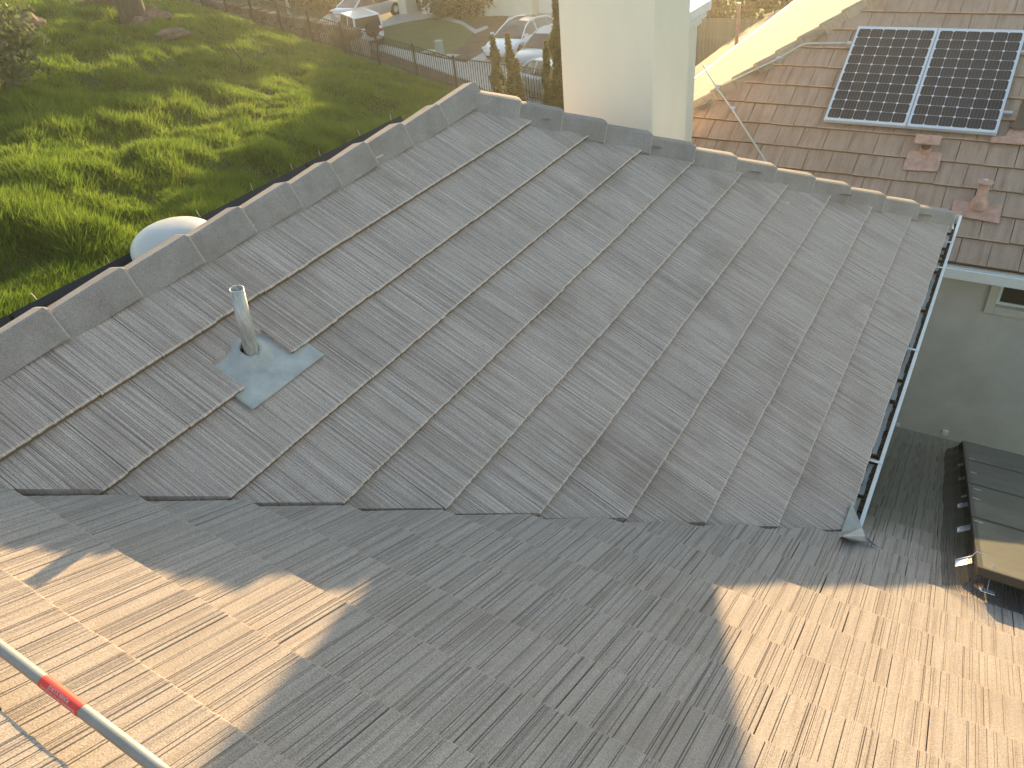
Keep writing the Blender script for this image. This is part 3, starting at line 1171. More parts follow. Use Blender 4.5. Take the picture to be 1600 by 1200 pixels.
mb.box(CX0 + .45, wx0, WY, WY + .2, GROUND - .3, wz)
mb.box(wx0 + 1.2, 4.8, WY, WY + .2, GROUND - .3, wz)
mb.box(wx0, wx0 + 1.2, WY, WY + .2, GROUND - .3, wzb)
mb.box(wx0, wx0 + 1.2, WY, WY + .2, wz - .06, wz)
mb.box(CX0 + .45, CX0 + .65, WY + .2, 15.5, GROUND - .3, wz)
mb.box(CX0 + .45, 4.8, 15.5, 15.7, GROUND - .3, wz)
mb.build("wall", STUCCO_GR, nb)
mb = MB()
mb.box(CX0 - .02, 5.0, EY - .0, WY, wz - .015, wz)
mb.build("soffit", WHITE, nb)
mb = MB()
mb.box(wx0 - .10, wx0 - .001, WY - .035, WY - .002, wzb - .10, wz - .01)
mb.box(wx0 + 1.201, wx0 + 1.30, WY - .035, WY - .002, wzb - .10, wz - .01)
mb.box(wx0 - .001, wx0 + 1.201, WY - .036, WY - .002, wzb - .10, wzb)
wo = mb.build("window", mat("cream_trim", (.62, .58, .50), .8, var=.04, bump=.2, bscale=120), nb, bevel=.006)
mb = MB()
for a in ((wx0, wx0 + .03, wzb, wz - .06), (wx0 + 1.17, wx0 + 1.2, wzb, wz - .06), (wx0 + .03, wx0 + 1.17, wzb, wzb + .03)):
    mb.box(a[0], a[1], WY + .05, WY + .09, a[2], a[3])
mb.build("frame", WHITE, wo)
mb = MB()
mb.box(wx0 + .03, wx0 + 1.17, WY + .065, WY + .072, wzb + .03, wz - .06)
mb.build("pane", mat("window_glass", (.035, .04, .03), .12, spec=.6), wo)
for px, py, s in ((1477, 675, .035), (1403, 663, .022)):
    r_ = ray(px, py)
    q = CAM + r_ * ((WY - CAM.y) / r_.y)
    mb = MB()
    mb.box(q.x - s, q.x + s, WY - .03, WY - .001, q.z - s, q.z + s)
    mb.build("wall_box", WHITE, nb, bevel=.004)
# its chimney, seen past ours
mb = MB()
mb.box(-4.40, -3.50, 1.80, 2.55, r3z(2.0) - .6, 1.08)
ch3 = mb.build("chimney", STUCCO_CR, nb, bevel=.01)
mb = MB()
mb.box(-4.45, -3.455, 1.755, 2.595, 1.08, 1.15)
mb.box(-4.49, -3.41, 1.71, 2.64, 1.15, 1.23)
mb.box(-4.53, -3.37, 1.67, 2.68, 1.23, 1.35)
mb.build("chimney_cap", WHITE, ch3, bevel=.01)
# lower sunlit roof behind it
lr = empty("garage_roof", (-7.0, 14, GROUND))
tag(lr, "low sunlit tiled garage roof behind the chimney, left of the brown roof", "building")
mb = MB()
la = [(CX0 - .12, 7.0), (CX0 - .12, 21.0)]
ztop = zc - .55
deck(mb, [(-5.9, 7.0, ztop), (-5.9, 21, ztop), (-8.3, 21, ztop - 2.4 * T2), (-8.3, 7.0, ztop - 2.4 * T2)], L3N, -0.085)
ls = mb.build("roof_slope", UNDER, lr)
mb = MB()
for k in range(0, 8):
    q = k * E3 * math.cos(TH2)
    for i in range(44):
        simple_tile(mb, frame((0, 1, 0), L3V, L3N, (-8.3 + q, 7.2 + i * TW + (TW / 2 if k % 2 else 0), ztop - 2.4 * T2 + T2 * q)), E3)
tag(mb.build("roof_tiles", TILE4S, ls), kind="stuff")
mb = MB()
mb.box(-8.0, -5.95, 7.3, 20.7, GROUND - .3, ztop - 2.4 * T2)
mb.build("wall", STUCCO_H, lr)
mb = MB()
mb.tube([(-7.0, 15.6, ztop - 1.3 * T2), (-7.0, 15.6, ztop + .45)], .05, 10)
mb.build("vent_pipe", COPPER, lr)

# --- solar panels on the neighbour's roof
P3H = 0.10
def r3p(px, py, h): return on_plane(px, py, R3N, D3 * R3N.z + h)
bl = r3p(1287, 187, P3H)
CELL = mat("solar_cell", (0.026, 0.028, 0.032), .24, var=.35, scale=2.5, obj_rand=.25, spec=.45)
BACKS = mat("solar_backsheet", (0.60, 0.66, 0.74), .35, spec=.5)
cw_, cl_ = 0.157, 0.159
cm = MB()
a_, ch = .0765, .017
pl = [(-a_ + ch, -a_), (a_ - ch, -a_), (a_, -a_ + ch), (a_, a_ - ch), (a_ - ch, a_), (-a_ + ch, a_), (-a_, a_ - ch), (-a_, -a_ + ch)]
cm.prism(pl, 0, .0012)
cellme = cm.mesh("solar_cell", CELL)
bb = MB()
for x in (-.038, 0, .038):
    bb.box(x - .0012, x + .0012, -a_, a_, .0013, .0017)
barme = bb.mesh("busbar", mat("busbar_silver", (.20, .21, .22), .4, .5))
for j in range(2):
    org = bl + Vector((1.0, 0, 0)) * (j * 1.008) if True else bl
    M = frame(Vector((1, 0, 0)), -R3V, R3N, org)
    o = empty("solar_panel", (org.x + .5, org.y + .7, r3z(org.y + .7)))
    tag(o, ["left of the two silver-framed solar panels on the brown roof", "right of the two silver-framed solar panels on the brown roof"][j], "solar panel", "panels on the brown roof")
    mb = MB()
    PL = 1.665
    for a in ((0, 1.0, 0, .016), (0, 1.0, PL - .016, PL), (0, .014, .016, PL - .016), (.986, 1.0, .016, PL - .016)):
        mb.obox(M, a[0], a[1], a[2], a[3], -.042, .0035)
    mb.build("frame", mat("silver_frame", (.66, .71, .78), .35, .45), o)
    mb = MB()
    mb.obox(M, .0145, .9855, .0165, PL - .0165, -.006, 0)
    bs = mb.build("backsheet", BACKS, o)
    for a in range(6):
        for b in range(10):
            mw = M @ Matrix.Translation((.0285 + .157 * (a + .5), .0425 + .158 * (b + .5), .0006))
            link("solar_cell", cellme, bs, None, mw)
            
    mb = MB()
    for a in range(6):
        for x in (-.0392, .0, .0392):
            c0 = .0285 + .157 * (a + .5) + x
            mb.obox(M, c0 - .0009, c0 + .0009, .05, PL - .05, .0021, .0026)
    mb.build("busbar", mat("busbar_silver", (.20, .21, .22), .4, .5), bs)
    if j == 1:
        for vv in (.38, 1.36):
            mb = MB()
            mb.obox(M, 1.002, 1.10, vv - .02, vv + .02, -.085, -.045)
            mb.build("rail", ALU, o)
# conduit on the neighbour's roof
o = empty("conduit", r3p(1120, 137, .0))
tag(o, "thin grey conduit running down the brown roof with a branch to the panels", "conduit")
CG = mat("grey_conduit", (.50, .52, .50), .45, .4, var=.1)
def c3(px, py): return r3p(px, py, .06)
mb = MB()
mb.tube([c3(1098, 101), c3(1120, 137), c3(1145, 172), c3(1192, 245), c3(1215, 290)], .014, 8)
mb.build("pipe", CG, o, smooth=True)
mb = MB()
mb.tube([c3(1121, 137), c3(1215, 92), c3(1250, 71), c3(1262, 67.5), c3(1332, 67)], .013, 8)
mb.build("pipe", CG, o, smooth=True)
for px, py in ((1122, 136), (1145, 170), (1217, 91), (1327, 68)):
    q = c3(px, py)
    mb = MB()
    M = frame(R3U, R3V, R3N, q)
    mb.obox(M, -.03, .03, -.025, .025, -.06, .02)
    mb.build("clamp", ALU, o)

# --- copper coloured vents
def sheet3(name, poly, h, parent, m, off=0):
    mb = MB()
    a = [r3p(px, py, h) for px, py in poly]
    b = [r3p(px, py, h) - R3N * .006 for px, py in poly]
    n = len(a)
    mb.add(a + b, [tuple(range(n)), tuple(range(n, 2 * n))[::-1]] + [(i, (i + 1) % n, n + (i + 1) % n, n + i) for i in range(n)])
    return mb.build(name, m, parent)
o = empty("roof_vent", r3p(1446, 240, 0))
tag(o, "pinkish copper flat-hooded vent below the solar panels on the brown roof", "roof vent")
sheet3("flashing", [(1410, 265), (1420, 235), (1473, 238), (1465, 268)], .012, o, COPPER)
q = r3p(1446, 235, .012)
M = frame(-R3U, -R3V, R3N, q)
mb = MB()
hw = .145
mb.add([M @ Vector(w) for w in ((-hw, .02, .065), (hw, .02, .065), (hw, .15, .085), (-hw, .15, .085), (-hw, .02, .10), (hw, .02, .10), (hw, .15, .115), (-hw, .15, .115))],
       [(3, 2, 1, 0), (4, 5, 6, 7), (0, 1, 5, 4), (1, 2, 6, 5), (2, 3, 7, 6), (3, 0, 4, 7)])
mb.build("hood", COPPER, o, bevel=.008)
mb = MB()
mb.lathe([(.075, -.02), (.07, .03), (.06, .08)], n=18, M=M @ Matrix.Translation((0, .0, 0)))
mb.build("throat", COPPER, o, smooth=True)
o = empty("roof_vent", r3p(1532, 325, 0))
tag(o, "pinkish copper round vent with mushroom cap on the brown roof near our gutter corner", "roof vent")
sheet3("flashing", [(1485, 335), (1490, 313), (1567, 320), (1561, 349)], .012, o, COPPER)
base = r3p(1529, 322, 0)
tp = CAM + ray(1541, 271) * ((base - CAM).length / ray(1530, 320).length)
base2 = Vector((base.x, base.y, base.z))
top = Vector((base.x + .01, base.y, base.z + .30))
mb = MB()
mb.lathe([(.10, -.02), (.095, .05), (.075, .10), (.062, .11), (.058, .27), (.0585, .285)], base2, 22)
mb.build("stack", COPPER, o, smooth=True)
mb = MB()
mb.lathe([(.001, .325), (.05, .32), (.09, .305), (.093, .295), (.085, .285), (.05, .282), (.001, .282)], base2, 26)
mb.build("cap", COPPER, o, smooth=True)
mb = MB()
mb.obox(Matrix.Translation(base2), -.015, .02, -.012, .012, .3235, .327)
mb.build("sticker", WHITE, o)
o = empty("roof_vent", r3p(1588, 210, 0))
tag(o, "dark vent pipe on a pinkish flashing at the right picture edge, beside the panels", "roof vent")
sheet3("flashing", [(1547, 222), (1549, 212), (1571, 213), (1577, 202), (1640, 206), (1640, 228)], .03, o, COPPER)
base = r3p(1591, 197, 0.02)
mb = MB()
mb.lathe([(.10, -.01), (.09, .03), (.06, .05), (.045, .06), (.045, .30), (.04, .30), (.04, .1)], base, 18)
mb.build("pipe", mat("dark_pipe", (.10, .075, .06), .6), o, smooth=True)

# ================================================================== ground and hillside
FA = on_z(715, 143, -5.5)
FB = on_z(441, 52, -4.0)
TK = on_z(208, 38, -2.0)
_m = np.array([[FA.x, FA.y, 1], [FB.x, FB.y, 1], [TK.x, TK.y, 1]])
PA, PB, PC = np.linalg.solve(_m, np.array([-5.5, -4.0, -2.0]))
fd = Vector((FB.x - FA.x, FB.y - FA.y, 0)).normalized()
fnrm = Vector((-fd.y, fd.x, 0))
if fnrm.y < 0: fnrm = -fnrm


def sstep(t):
    t = np.clip(t, 0, 1)
    return t * t * (3 - 2 * t)


_lat = np.random.default_rng(99).uniform(-1, 1, (128, 128))


def vnoise(x, y):
    """smooth value noise, one lump per unit"""
    i, j = np.floor(x).astype(int), np.floor(y).astype(int)
    u, v = sstep(x - i), sstep(y - j)
    g = lambda a, b: _lat[a % 128, b % 128]
    return (g(i, j) * (1 - u) + g(i + 1, j) * u) * (1 - v) + (g(i, j + 1) * (1 - u) + g(i + 1, j + 1) * u) * v


def terrain(x, y):
    x = np.asarray(x, float)
    y = np.asarray(y, float)
    hz = PA * x + PB * y + PC
    hz = np.where(hz > 0.5, 0.5 + 2.5 * np.tanh((hz - 0.5) / 2.5), hz)
    bump = .22 * vnoise(x * .45, y * .45 + 7) + .17 * vnoise(x * 1.15 + 3, y * 1.15) + .085 * vnoise(x * 2.7, y * 2.7 + 11)
    s = (x - FA.x) * fnrm.x + (y - FA.y) * fnrm.y
    hz = hz + bump * sstep((-s - .2) / 3.0)
    k = sstep((s - 0.15) / 2.6)
    h = hz * (1 - k) + (-5.5) * k
    k2 = sstep((x + 11.0) / 3.5)
    h = h * (1 - k2) + (-5.5) * k2
    return np.maximum(h, -5.5 + 0 * h) if False else np.where(h < -5.5, -5.5, h)


def hit_ground(px, py):
    r = ray(px, py)
    t = 4.0
    for _ in range(4000):
        q = CAM + r * t
        if q.z <= float(terrain(q.x, q.y)): return q
        t += 0.03
    return q


def axis(lo, hi, step, far):
    a = list(np.arange(lo, hi + step, step))
    d = step
    lo_, hi_ = [], []
    x = lo
    while x > -far:
        d *= 1.6
        x -= d
        lo_.append(x)
    d = step
    x = a[-1]
    while x < far:
        d *= 1.6
        x += d
        hi_.append(x)
    return np.array(lo_[::-1] + a + hi_)


gx = axis(-48, -8, 0.22, 1500)
gy = axis(-10, 28, 0.22, 1500)
GX, GY = np.meshgrid(gx, gy, indexing='ij')
GZ = terrain(GX, GY)
nx, ny = GX.shape
co = np.stack([GX, GY, GZ], -1).reshape(-1, 3)
ii = np.arange(nx * ny).reshape(nx, ny)
fa = np.stack([ii[:-1, :-1], ii[1:, :-1], ii[1:, 1:], ii[:-1, 1:]], -1).reshape(-1, 4)
me = bpy.data.meshes.new("ground")
me.from_pydata(co.tolist(), [], fa.tolist())
me.polygons.foreach_set("use_smooth", [True] * len(me.polygons))
gm = mat("soil_and_grass", (0.045, 0.075, 0.015), .95, col2=(0.075, 0.105, 0.022), scale=.6, bump=.5, bscale=9, world_tex=True)
tag(link("ground", me, None, gm), kind="structure")

# grass on the slope: blades in tufts, denser near the house
NT = 84000
az = np.radians(rng.uniform(-92, -31, NT))
ds = np.exp(rng.uniform(np.log(8.5), np.log(74), NT))
tx = CAM.x + np.sin(az) * ds
ty = CAM.y + np.cos(az) * ds
s = (tx - FA.x) * fnrm.x + (ty - FA.y) * fnrm.y
ok = (s < -0.05) & (tx < -8.0)
tx, ty, ds = tx[ok], ty[ok], ds[ok]
NB = 9
cl = np.clip(.5 + .6 * vnoise(tx * 1.15 + 3, ty * 1.15) + .3 * vnoise(tx * 2.7, ty * 2.7 + 11), 0, 1)
cl2 = np.clip(.5 + .7 * vnoise(tx * .4 + 31, ty * .4), 0, 1)
bx = np.repeat(tx, NB) + rng.normal(0, 1, len(tx) * NB) * np.repeat(.05 + .0028 * ds, NB)
by = np.repeat(ty, NB) + rng.normal(0, 1, len(tx) * NB) * np.repeat(.05 + .0028 * ds, NB)
bd = np.repeat(ds, NB)
hgt = (0.05 + 0.19 * np.repeat(cl, NB) + 0.07 * np.repeat(cl2, NB)) * rng.uniform(.55, 1.35, len(bx))
wid = (0.005 + 0.0006 * bd) * rng.uniform(.7, 1.4, len(bx))
bz = terrain(bx, by) - .02
th = rng.uniform(0, 2 * np.pi, len(bx))
lean = rng.uniform(.1, 1.1, len(bx)) * hgt
la = rng.uniform(0, 2 * np.pi, len(bx))
v0 = np.stack([bx - np.cos(th) * wid, by - np.sin(th) * wid, bz], -1)
v1 = np.stack([bx + np.cos(th) * wid, by + np.sin(th) * wid, bz], -1)
v2 = np.stack([bx + np.cos(la) * lean, by + np.sin(la) * lean, bz + hgt], -1)
vv = np.stack([v0, v1, v2], 1).reshape(-1, 3)


def tri_mesh(name, vv, mats):
    nt = len(vv) // 3
    me = bpy.data.meshes.new(name)
    me.vertices.add(len(vv))
    me.vertices.foreach_set("co", vv.astype(np.float32).ravel())
    me.loops.add(nt * 3)
    me.loops.foreach_set("vertex_index", np.arange(nt * 3, dtype=np.int32))
    me.polygons.add(nt)
    me.polygons.foreach_set("loop_start", np.arange(0, nt * 3, 3, dtype=np.int32))
    me.update(calc_edges=True)
    me.materials.append(mats)
    return me


GRASS = mat("grass_blades", (0.088, 0.17, 0.02), .6, col2=(0.20, 0.275, 0.04), scale=1.1, trans=.6, world_tex=True, spec=.2)
tag(link("hill_grass", tri_mesh("hill_grass", vv, GRASS)), "tall green grass covering the slope left of the house", "grass", kind="stuff")


def leaf_quads(centers, size, rg, flat=.0):
    n = len(centers)
    a = rg.normal(0, 1, (n, 3))
    a /= np.linalg.norm(a, axis=1)[:, None]
    b = np.cross(a, rg.normal(0, 1, (n, 3)))
    b /= np.linalg.norm(b, axis=1)[:, None]
    sz = (size * rg.uniform(.6, 1.4, n))[:, None]
    p0 = centers - a * sz
    p1 = centers + b * sz * .55
    p2 = centers + a * sz
    p3 = centers - b * sz * .55
    return np.stack([p0, p1, p2, p0, p2, p3], 1).reshape(-1, 3)


def crown_points(n, c, rx, ry, rz, nl, rg, spread=.38):
    """leaf positions in many uneven clumps through the crown's volume"""
    d = rg.normal(0, 1, (nl, 3))
    d /= np.linalg.norm(d, axis=1)[:, None]
    rr_ = rg.uniform(.35, 1.0, nl)[:, None] ** .6
    cl = np.array(c) + d * rr_ * np.array([rx, ry, rz])
    w = rg.uniform(.4, 1.5, nl)
    pick = rg.choice(nl, n, p=w / w.sum())
    g = rg.normal(0, 1, (n, 3)) * (spread * np.array([rx, ry, rz * .8]) * (.5 + .5 * w[pick] / 1.5)[:, None] * .55)
    return cl[pick] + g, cl


BARK = mat("bark", (0.10, 0.075, 0.055), .95, var=.35, scale=9, bump=1.0, bscale=22, stretch=(1, 1, .3))
LEAF = mat("oak_leaf", (0.045, 0.075, 0.018), .6, col2=(0.085, 0.12, 0.03), scale=1.5, trans=.4, world_tex=True)
LEAF2 = mat("shrub_leaf", (0.05, 0.075, 0.03), .6, col2=(0.10, 0.12, 0.05), scale=2.5, trans=.35, world_tex=True)
CYP = mat("cypress_leaf", (0.08, 0.10, 0.03), .7, col2=(0.17, 0.17, 0.055), scale=4, trans=.4, world_tex=True)


def tree(name, label, base, h, r, trunk_r, leaves, size, group=None, crown_low=.35, leafm=None, seed=1, cat="tree", lean=(0, 0), nl=34):
    rg = np.random.default_rng(seed)
    b = Vector(base)
    o = empty(name, b)
    tag(o, label, cat, group)
    mb = MB()
    ch = h * (1 - crown_low) / 2
    cc = np.array([b.x + lean[0], b.y + lean[1], b.z + h * crown_low + ch])
    pts, cl = crown_points(leaves, cc, r, r, ch, nl, rg)
    fork = Vector((b.x + lean[0] * .5, b.y + lean[1] * .5, b.z + h * crown_low * 1.1))
    mb.tube([b - Vector((0, 0, .3)), b + Vector((0, 0, .25)), b.lerp(fork, .5) + Vector((trunk_r * .3, 0, 0)), fork], [trunk_r * 1.5, trunk_r * 1.08, trunk_r * .92, trunk_r * .8], 12)
    for i in range(min(9, nl)):
        q = Vector(cl[i])
        m1 = fork.lerp(q, .5) + Vector((0, 0, .1 * h * .3))
        mb.tube([fork - Vector((0, 0, .15)), m1, q], [trunk_r * .45, trunk_r * .25, trunk_r * .06], 6)
    mb.build("trunk", BARK, o, smooth=True)
    link("crown", tri_mesh("crown", leaf_quads(pts, size, rg), leafm or LEAF), o)
    return o


# oak on the slope; only its trunk base is in the picture
tb = hit_ground(212, 36)
tree("oak_tree", "thick oak trunk standing on the green slope at the top left", tb - Vector((0, 0, .1)), 11.0, 5.0, .52, 5200, .20, crown_low=.42, seed=3, nl=44)
# rocks by its foot
def boulder(name, label, c, sx, sy, sz, seed, m, group=None):
    bm = bmesh.new()
    bmesh.ops.create_icosphere(bm, subdivisions=3, radius=1.0)
    r = random.Random(seed)
    ph = [r.uniform(0, 6) for _ in range(6)]
    for v in bm.verts:
        d = v.co.normalized()
        k = 1 + .16 * math.sin(3 * d.x + ph[0]) * math.sin(4 * d.y + ph[1]) + .12 * math.sin(5 * d.z + ph[2] + 2 * d.x) + .05 * math.sin(11 * d.x + ph[3]) * math.sin(9 * d.y + ph[4])
        v.co = Vector((d.x * sx, d.y * sy, d.z * sz)) * k
    me = bpy.data.meshes.new(name)
    bm.to_mesh(me)
    bm.free()
    me.materials.append(m)
    o = link(name, me, None, None, Matrix.Translation(c) @ Matrix.Rotation(r.uniform(0, 6), 4, 'Z'))
    if label: tag(o, label, "rock", group)
    return o
ROCK = mat("brown_rock", (0.17, 0.12, 0.085), .95, var=.4, scale=3, bump=.8, bscale=12)
for i, (px, py, a, b, c, lab) in enumerate([(238, 36, .9, .7, .45, "brown rock heap touching the oak trunk's right side"), (262, 58, .8, .5, .22, "low flat brown rock downhill of the oak trunk"),
                                            (160, 6, .8, .6, .4, "brown rock left of the oak trunk at the top edge"), (222, 42, .5, .45, .3, "small brown rock against the oak trunk's foot"),
                                            (48, 44, .7, .5, .35, "grey-brown rock in the grass beside the left shrub")]):
    q = hit_ground(px, py)
    boulder("rock", lab, q + Vector((0, 0, c * .3)), a, b, c, i, ROCK, "rocks on the slope")
# dead branch in the grass
q = hit_ground(376, 108)
o = empty("dead_branch", q)
tag(o, "thin bare dead branch sticking out of the grass on the slope", "branch")
mb = MB()
d0 = (q - CAM).length / ray(376, 108).length
up = lambda px, py, k=1.0: CAM + ray(px, py) * d0 * k
mb.tube([up(377, 112), up(376, 92), up(366, 80), up(357, 68)], [.035, .03, .025, .012], 6)
mb.tube([up(376, 92), up(372, 88), up(365, 76)], [.025, .02, .01], 6)
mb.build("stick", BARK, o)

# shrub hanging in at the left edge
sb = hit_ground(-70, 150)
dsh = (sb - CAM).length
o = empty("shrub", sb)
tag(o, "pale leafy tree branches reaching in at the left picture edge", "shrub")
rg = np.random.default_rng(11)
kk = dsh / ray(-70, 150).length
cs = [CAM + ray(px, py) * kk * f for px, py, f in ((-40, 60, 1), (-5, 45, 1.0), (10, 30, .98), (20, 50, 1.0), (5, 70, 1.02), (32, 65, 1.0), (12, 95, .98), (-20, 100, 1), (35, 85, 1.01), (2, 128, 1), (8, 112, 1.0), (-60, 40, 1), (-30, 20, 1), (-70, 90, 1), (-40, 130, 1))]
pts = np.concatenate([np.array(c) + rg.normal(0, 1, (120, 3)) * .27 for c in cs])
link("crown", tri_mesh("crown", leaf_quads(pts, .085, rg), mat("pale_leaf", (0.10, 0.13, 0.055), .6, col2=(0.17, 0.19, 0.09), scale=2.5, trans=.45, world_tex=True)), o)
mb = MB()
for c in cs: mb.tube([sb - Vector((0, 0, .2)), sb.lerp(Vector(c), .5) + Vector((0, 0, .3)), c], [.08, .04, .01], 6)
mb.build("trunk", BARK, o)

# ------------------------------------------------------------------ fence along the top of the slope
FENCE = mat("dark_fence_paint", (0.035, 0.032, 0.028), .55, .3)
fence = empty("picket_fence", (FA.x, FA.y, float(terrain(FA.x, FA.y))))
tag(fence, "thin dark metal picket fence between the grass slope and the street", "fence")
def fpt(t):
    x, y = FA.x + fd.x * t, FA.y + fd.y * t
    return Vector((x, y, float(terrain(x, y))))
SP = 2.44
FH = 1.35
for i in range(-6, 18):
    a, b = fpt(i * SP), fpt((i + 1) * SP)
    mb = MB()
    mb.box(a.x - .035, a.x + .035, a.y - .035, a.y + .035, a.z - .2, a.z + FH + .1)
    mb.build("post", FENCE, fence)
    for hgt_ in (FH, .22):
        mb = MB()
        mb.tube([a + Vector((0, 0, hgt_)), b + Vector((0, 0, hgt_))], .022, 6)
        mb.build("rail", FENCE, fence)
    mb = MB()
    for k in range(1, 18):
        q = a.lerp(b, k / 18)
        mb.box(q.x - .011, q.x + .011, q.y - .011, q.y + .011, q.z + .1, q.z + FH + .02)
    tag(mb.build("pickets", FENCE, fence), kind="stuff")

# ------------------------------------------------------------------ street level
def sheet(name, poly, z, m, kind="structure", th=.03):
    mb = MB()
    P = [on_z(px, py, z) for px, py in poly]
    mb.prism([(q.x, q.y) for q in P], z - th, z)
    o = mb.build(name, m)
    return tag(o, kind=kind)
CONC = mat("concrete", (.42, .41, .38), .9, var=.12, scale=1.2, bump=.2, bscale=30, world_tex=True)
ASPH = mat("asphalt", (.07, .07, .068), .9, var=.2, scale=2, world_tex=True)
LAWN = mat("lawn", (.06, .09, .024), .95, col2=(.10, .12, .036), scale=1.4, bump=.6, bscale=20, world_tex=True)
MULCH = mat("mulch", (.085, .06, .04), .95, var=.4, scale=2.5, bump=.6, bscale=15, world_tex=True)
sheet("planting_bed", [(735, 40), (880, -20), (880, 30), (770, 78), (735, 100), (690, 92)], -5.47, MULCH)
sheet("front_lawn", [(592, 44), (618, 36), (655, 31), (690, 29), (722, 36), (742, 47), (724, 72), (690, 90), (608, 70)], -5.466, LAWN)
sheet("sidewalk", [(560, 62), (600, 70), (690, 91), (728, 98), (770, 124), (840, 165), (820, 185), (740, 128), (600, 80), (552, 70)], -5.44, CONC, th=.1)
sheet("driveway", [(728, 97), (762, 78), (800, 18), (905, 18), (905, 150), (840, 164), (770, 123)], -5.462, CONC)
sheet("driveway", [(480, 46), (530, 8), (560, -14), (700, 14), (688, 24), (672, 27), (640, 33), (590, 44), (560, 60)], -5.458, CONC)
sheet("planting_strip", [(300, 20), (480, 47), (556, 71), (600, 82), (740, 131), (830, 190), (800, 220), (640, 150), (520, 92), (400, 52), (280, 30)], -5.478, MULCH)
sheet("curb", [(672, 27), (692, 24), (722, 33), (744, 46), (760, 40), (764, 43), (742, 52), (720, 37), (690, 29)], -5.43, CONC)

q = on_z(688, 86, -5.47)
o = empty("utility_box", q)
tag(o, "small pale green utility pedestal on the lawn by the sidewalk", "utility box")
mb = MB()
mb.box(q.x - .17, q.x + .17, q.y - .14, q.y + .14, -5.5, -4.85)
mb.build("cabinet", mat("pale_green_paint", (.32, .38, .33), .5), o, bevel=.02)
mb = MB()
mb.box(q.x - .19, q.x + .19, q.y - .16, q.y + .16, -4.849, -4.79)
mb.build("lid", mat("pale_green_paint", (.32, .38, .33), .5), o, bevel=.015)
for px, py, lab in ((672, 80, "left of the utility pedestal"), (705, 87, "right of the utility pedestal")):
    q = on_z(px, py, -5.45)
    mb = MB()
    mb.box(q.x - .38, q.x + .38, q.y - .25, q.y + .25, -5.5, -5.43)
    mb.box(q.x - .30, q.x + .30, q.y - .17, q.y + .17, -5.429, -5.42)
    tag(mb.build("meter_cover", CONC), "flat concrete meter cover in the lawn " + lab, "meter cover", "meter covers")
# lamp post by the street
q = on_z(453, 24, -5.3)
o = empty("lamp_post", q)
tag(o, "pale post beyond the fence at the top of the picture", "lamp post")
mb = MB()
mb.tube([q, q + Vector((0, 0, 4.2))], [.10, .075], 10)
mb.build("pole", mat("pale_post", (.55, .55, .52), .6), o, smooth=True)
mb = MB()
mb.lathe([(.16, -.02), (.16, .1), (.10, .14), (.1, .3)], q, 12)
mb.build("base", mat("pale_post", (.55, .55, .52), .6), o)
mb = MB()
mb.lathe([(.02, 4.15), (.16, 4.25), (.2, 4.6), (.08, 4.75), (.0, 4.8)], q, 12)
mb.build("lantern", WHITE, o)
# low stone wall beyond the fence
o = empty("stone_wall", on_z(470, 40, -5.0))
tag(o, "low brown stone wall beyond the fence at the top of the slope", "wall")
rr = random.Random(77)
for i in range(22):
    t = 9.0 + i * .85
    base = fpt(t) + fnrm * 2.2
    for lay in range(2):
        mb = MB()
        zz = -5.45 + .5 * lay + max(0, float(terrain(base.x - fnrm.x * 1.5, base.y - fnrm.y * 1.5)) + 5.5) * .55
        w = .40 + rr.uniform(-.05, .02)
        M = frame(fd, fnrm, (0, 0, 1), (base.x + fd.x * (.4 * (lay)), base.y + fd.y * .4 * lay, zz))
        mb.obox(M, -w, w, -.25 + rr.uniform(-.05, .05), .25, -.6 if lay == 0 else .005, .48 + rr.uniform(-.04, .01))
        mb.build("stone", ROCK if (i + lay) % 3 else mat("pale_stone", (.30, .25, .19), .9, var=.25, scale=3, bump=.5), o, bevel=.05)

# ------------------------------------------------------------------ cars
TYRE = mat("tyre_rubber", (.02, .02, .02), .8)
RIM = mat("rim_metal", (.55, .55, .55), .3, .8)
CGLASS = mat("car_glass", (.03, .035, .04), .08, spec=.7)
RED = mat("tail_light", (.35, .02, .015), .25)
LAMP = mat("head_light", (.75, .75, .74), .15)


def wheel_parts(root, x, y, r, w, M):
    wh = MB()
    n = 20
    s = 1 if y > 0 else -1
    prof = [(r * .60, -w / 2), (r * .93, -w / 2), (r, -w / 2 + .03), (r, w / 2 - .03), (r * .93, w / 2), (r * .60, w / 2)]
    F = M @ frame((1, 0, 0), (0, 0, 1), (0, -1, 0), (x, y, r))
    wh.lathe(prof, n=n, M=F)
    tyre = wh.build("wheel", TYRE, root, smooth=False)
    rm = MB()
    F2 = M @ frame((1, 0, 0), (0, 0, s), (0, -s, 0), (x, y, r))
    F2 = M @ Matrix.Translation((x, y, r)) @ Matrix.Rotation(rad(90 if s < 0 else -90), 4, 'X')
    rm.lathe([(.0, w / 2 - .03), (r * .18, w / 2 - .02), (r * .2, w / 2 - .035), (r * .52, w / 2 - .05), (r * .60, w / 2 - .005), (r * .62, -w / 2)], n=n, M=F2)
    rm.build("rim", RIM, tyre)
    for k in range(5):
        sp = MB()
        Q = F2 @ Matrix.Rotation(2 * math.pi * k / 5, 4, 'Z')
        sp.obox(Q, r * .12, r * .56, -r * .07, r * .07, w / 2 - .045, w / 2 - .012)
        sp.build("spoke", RIM, tyre)


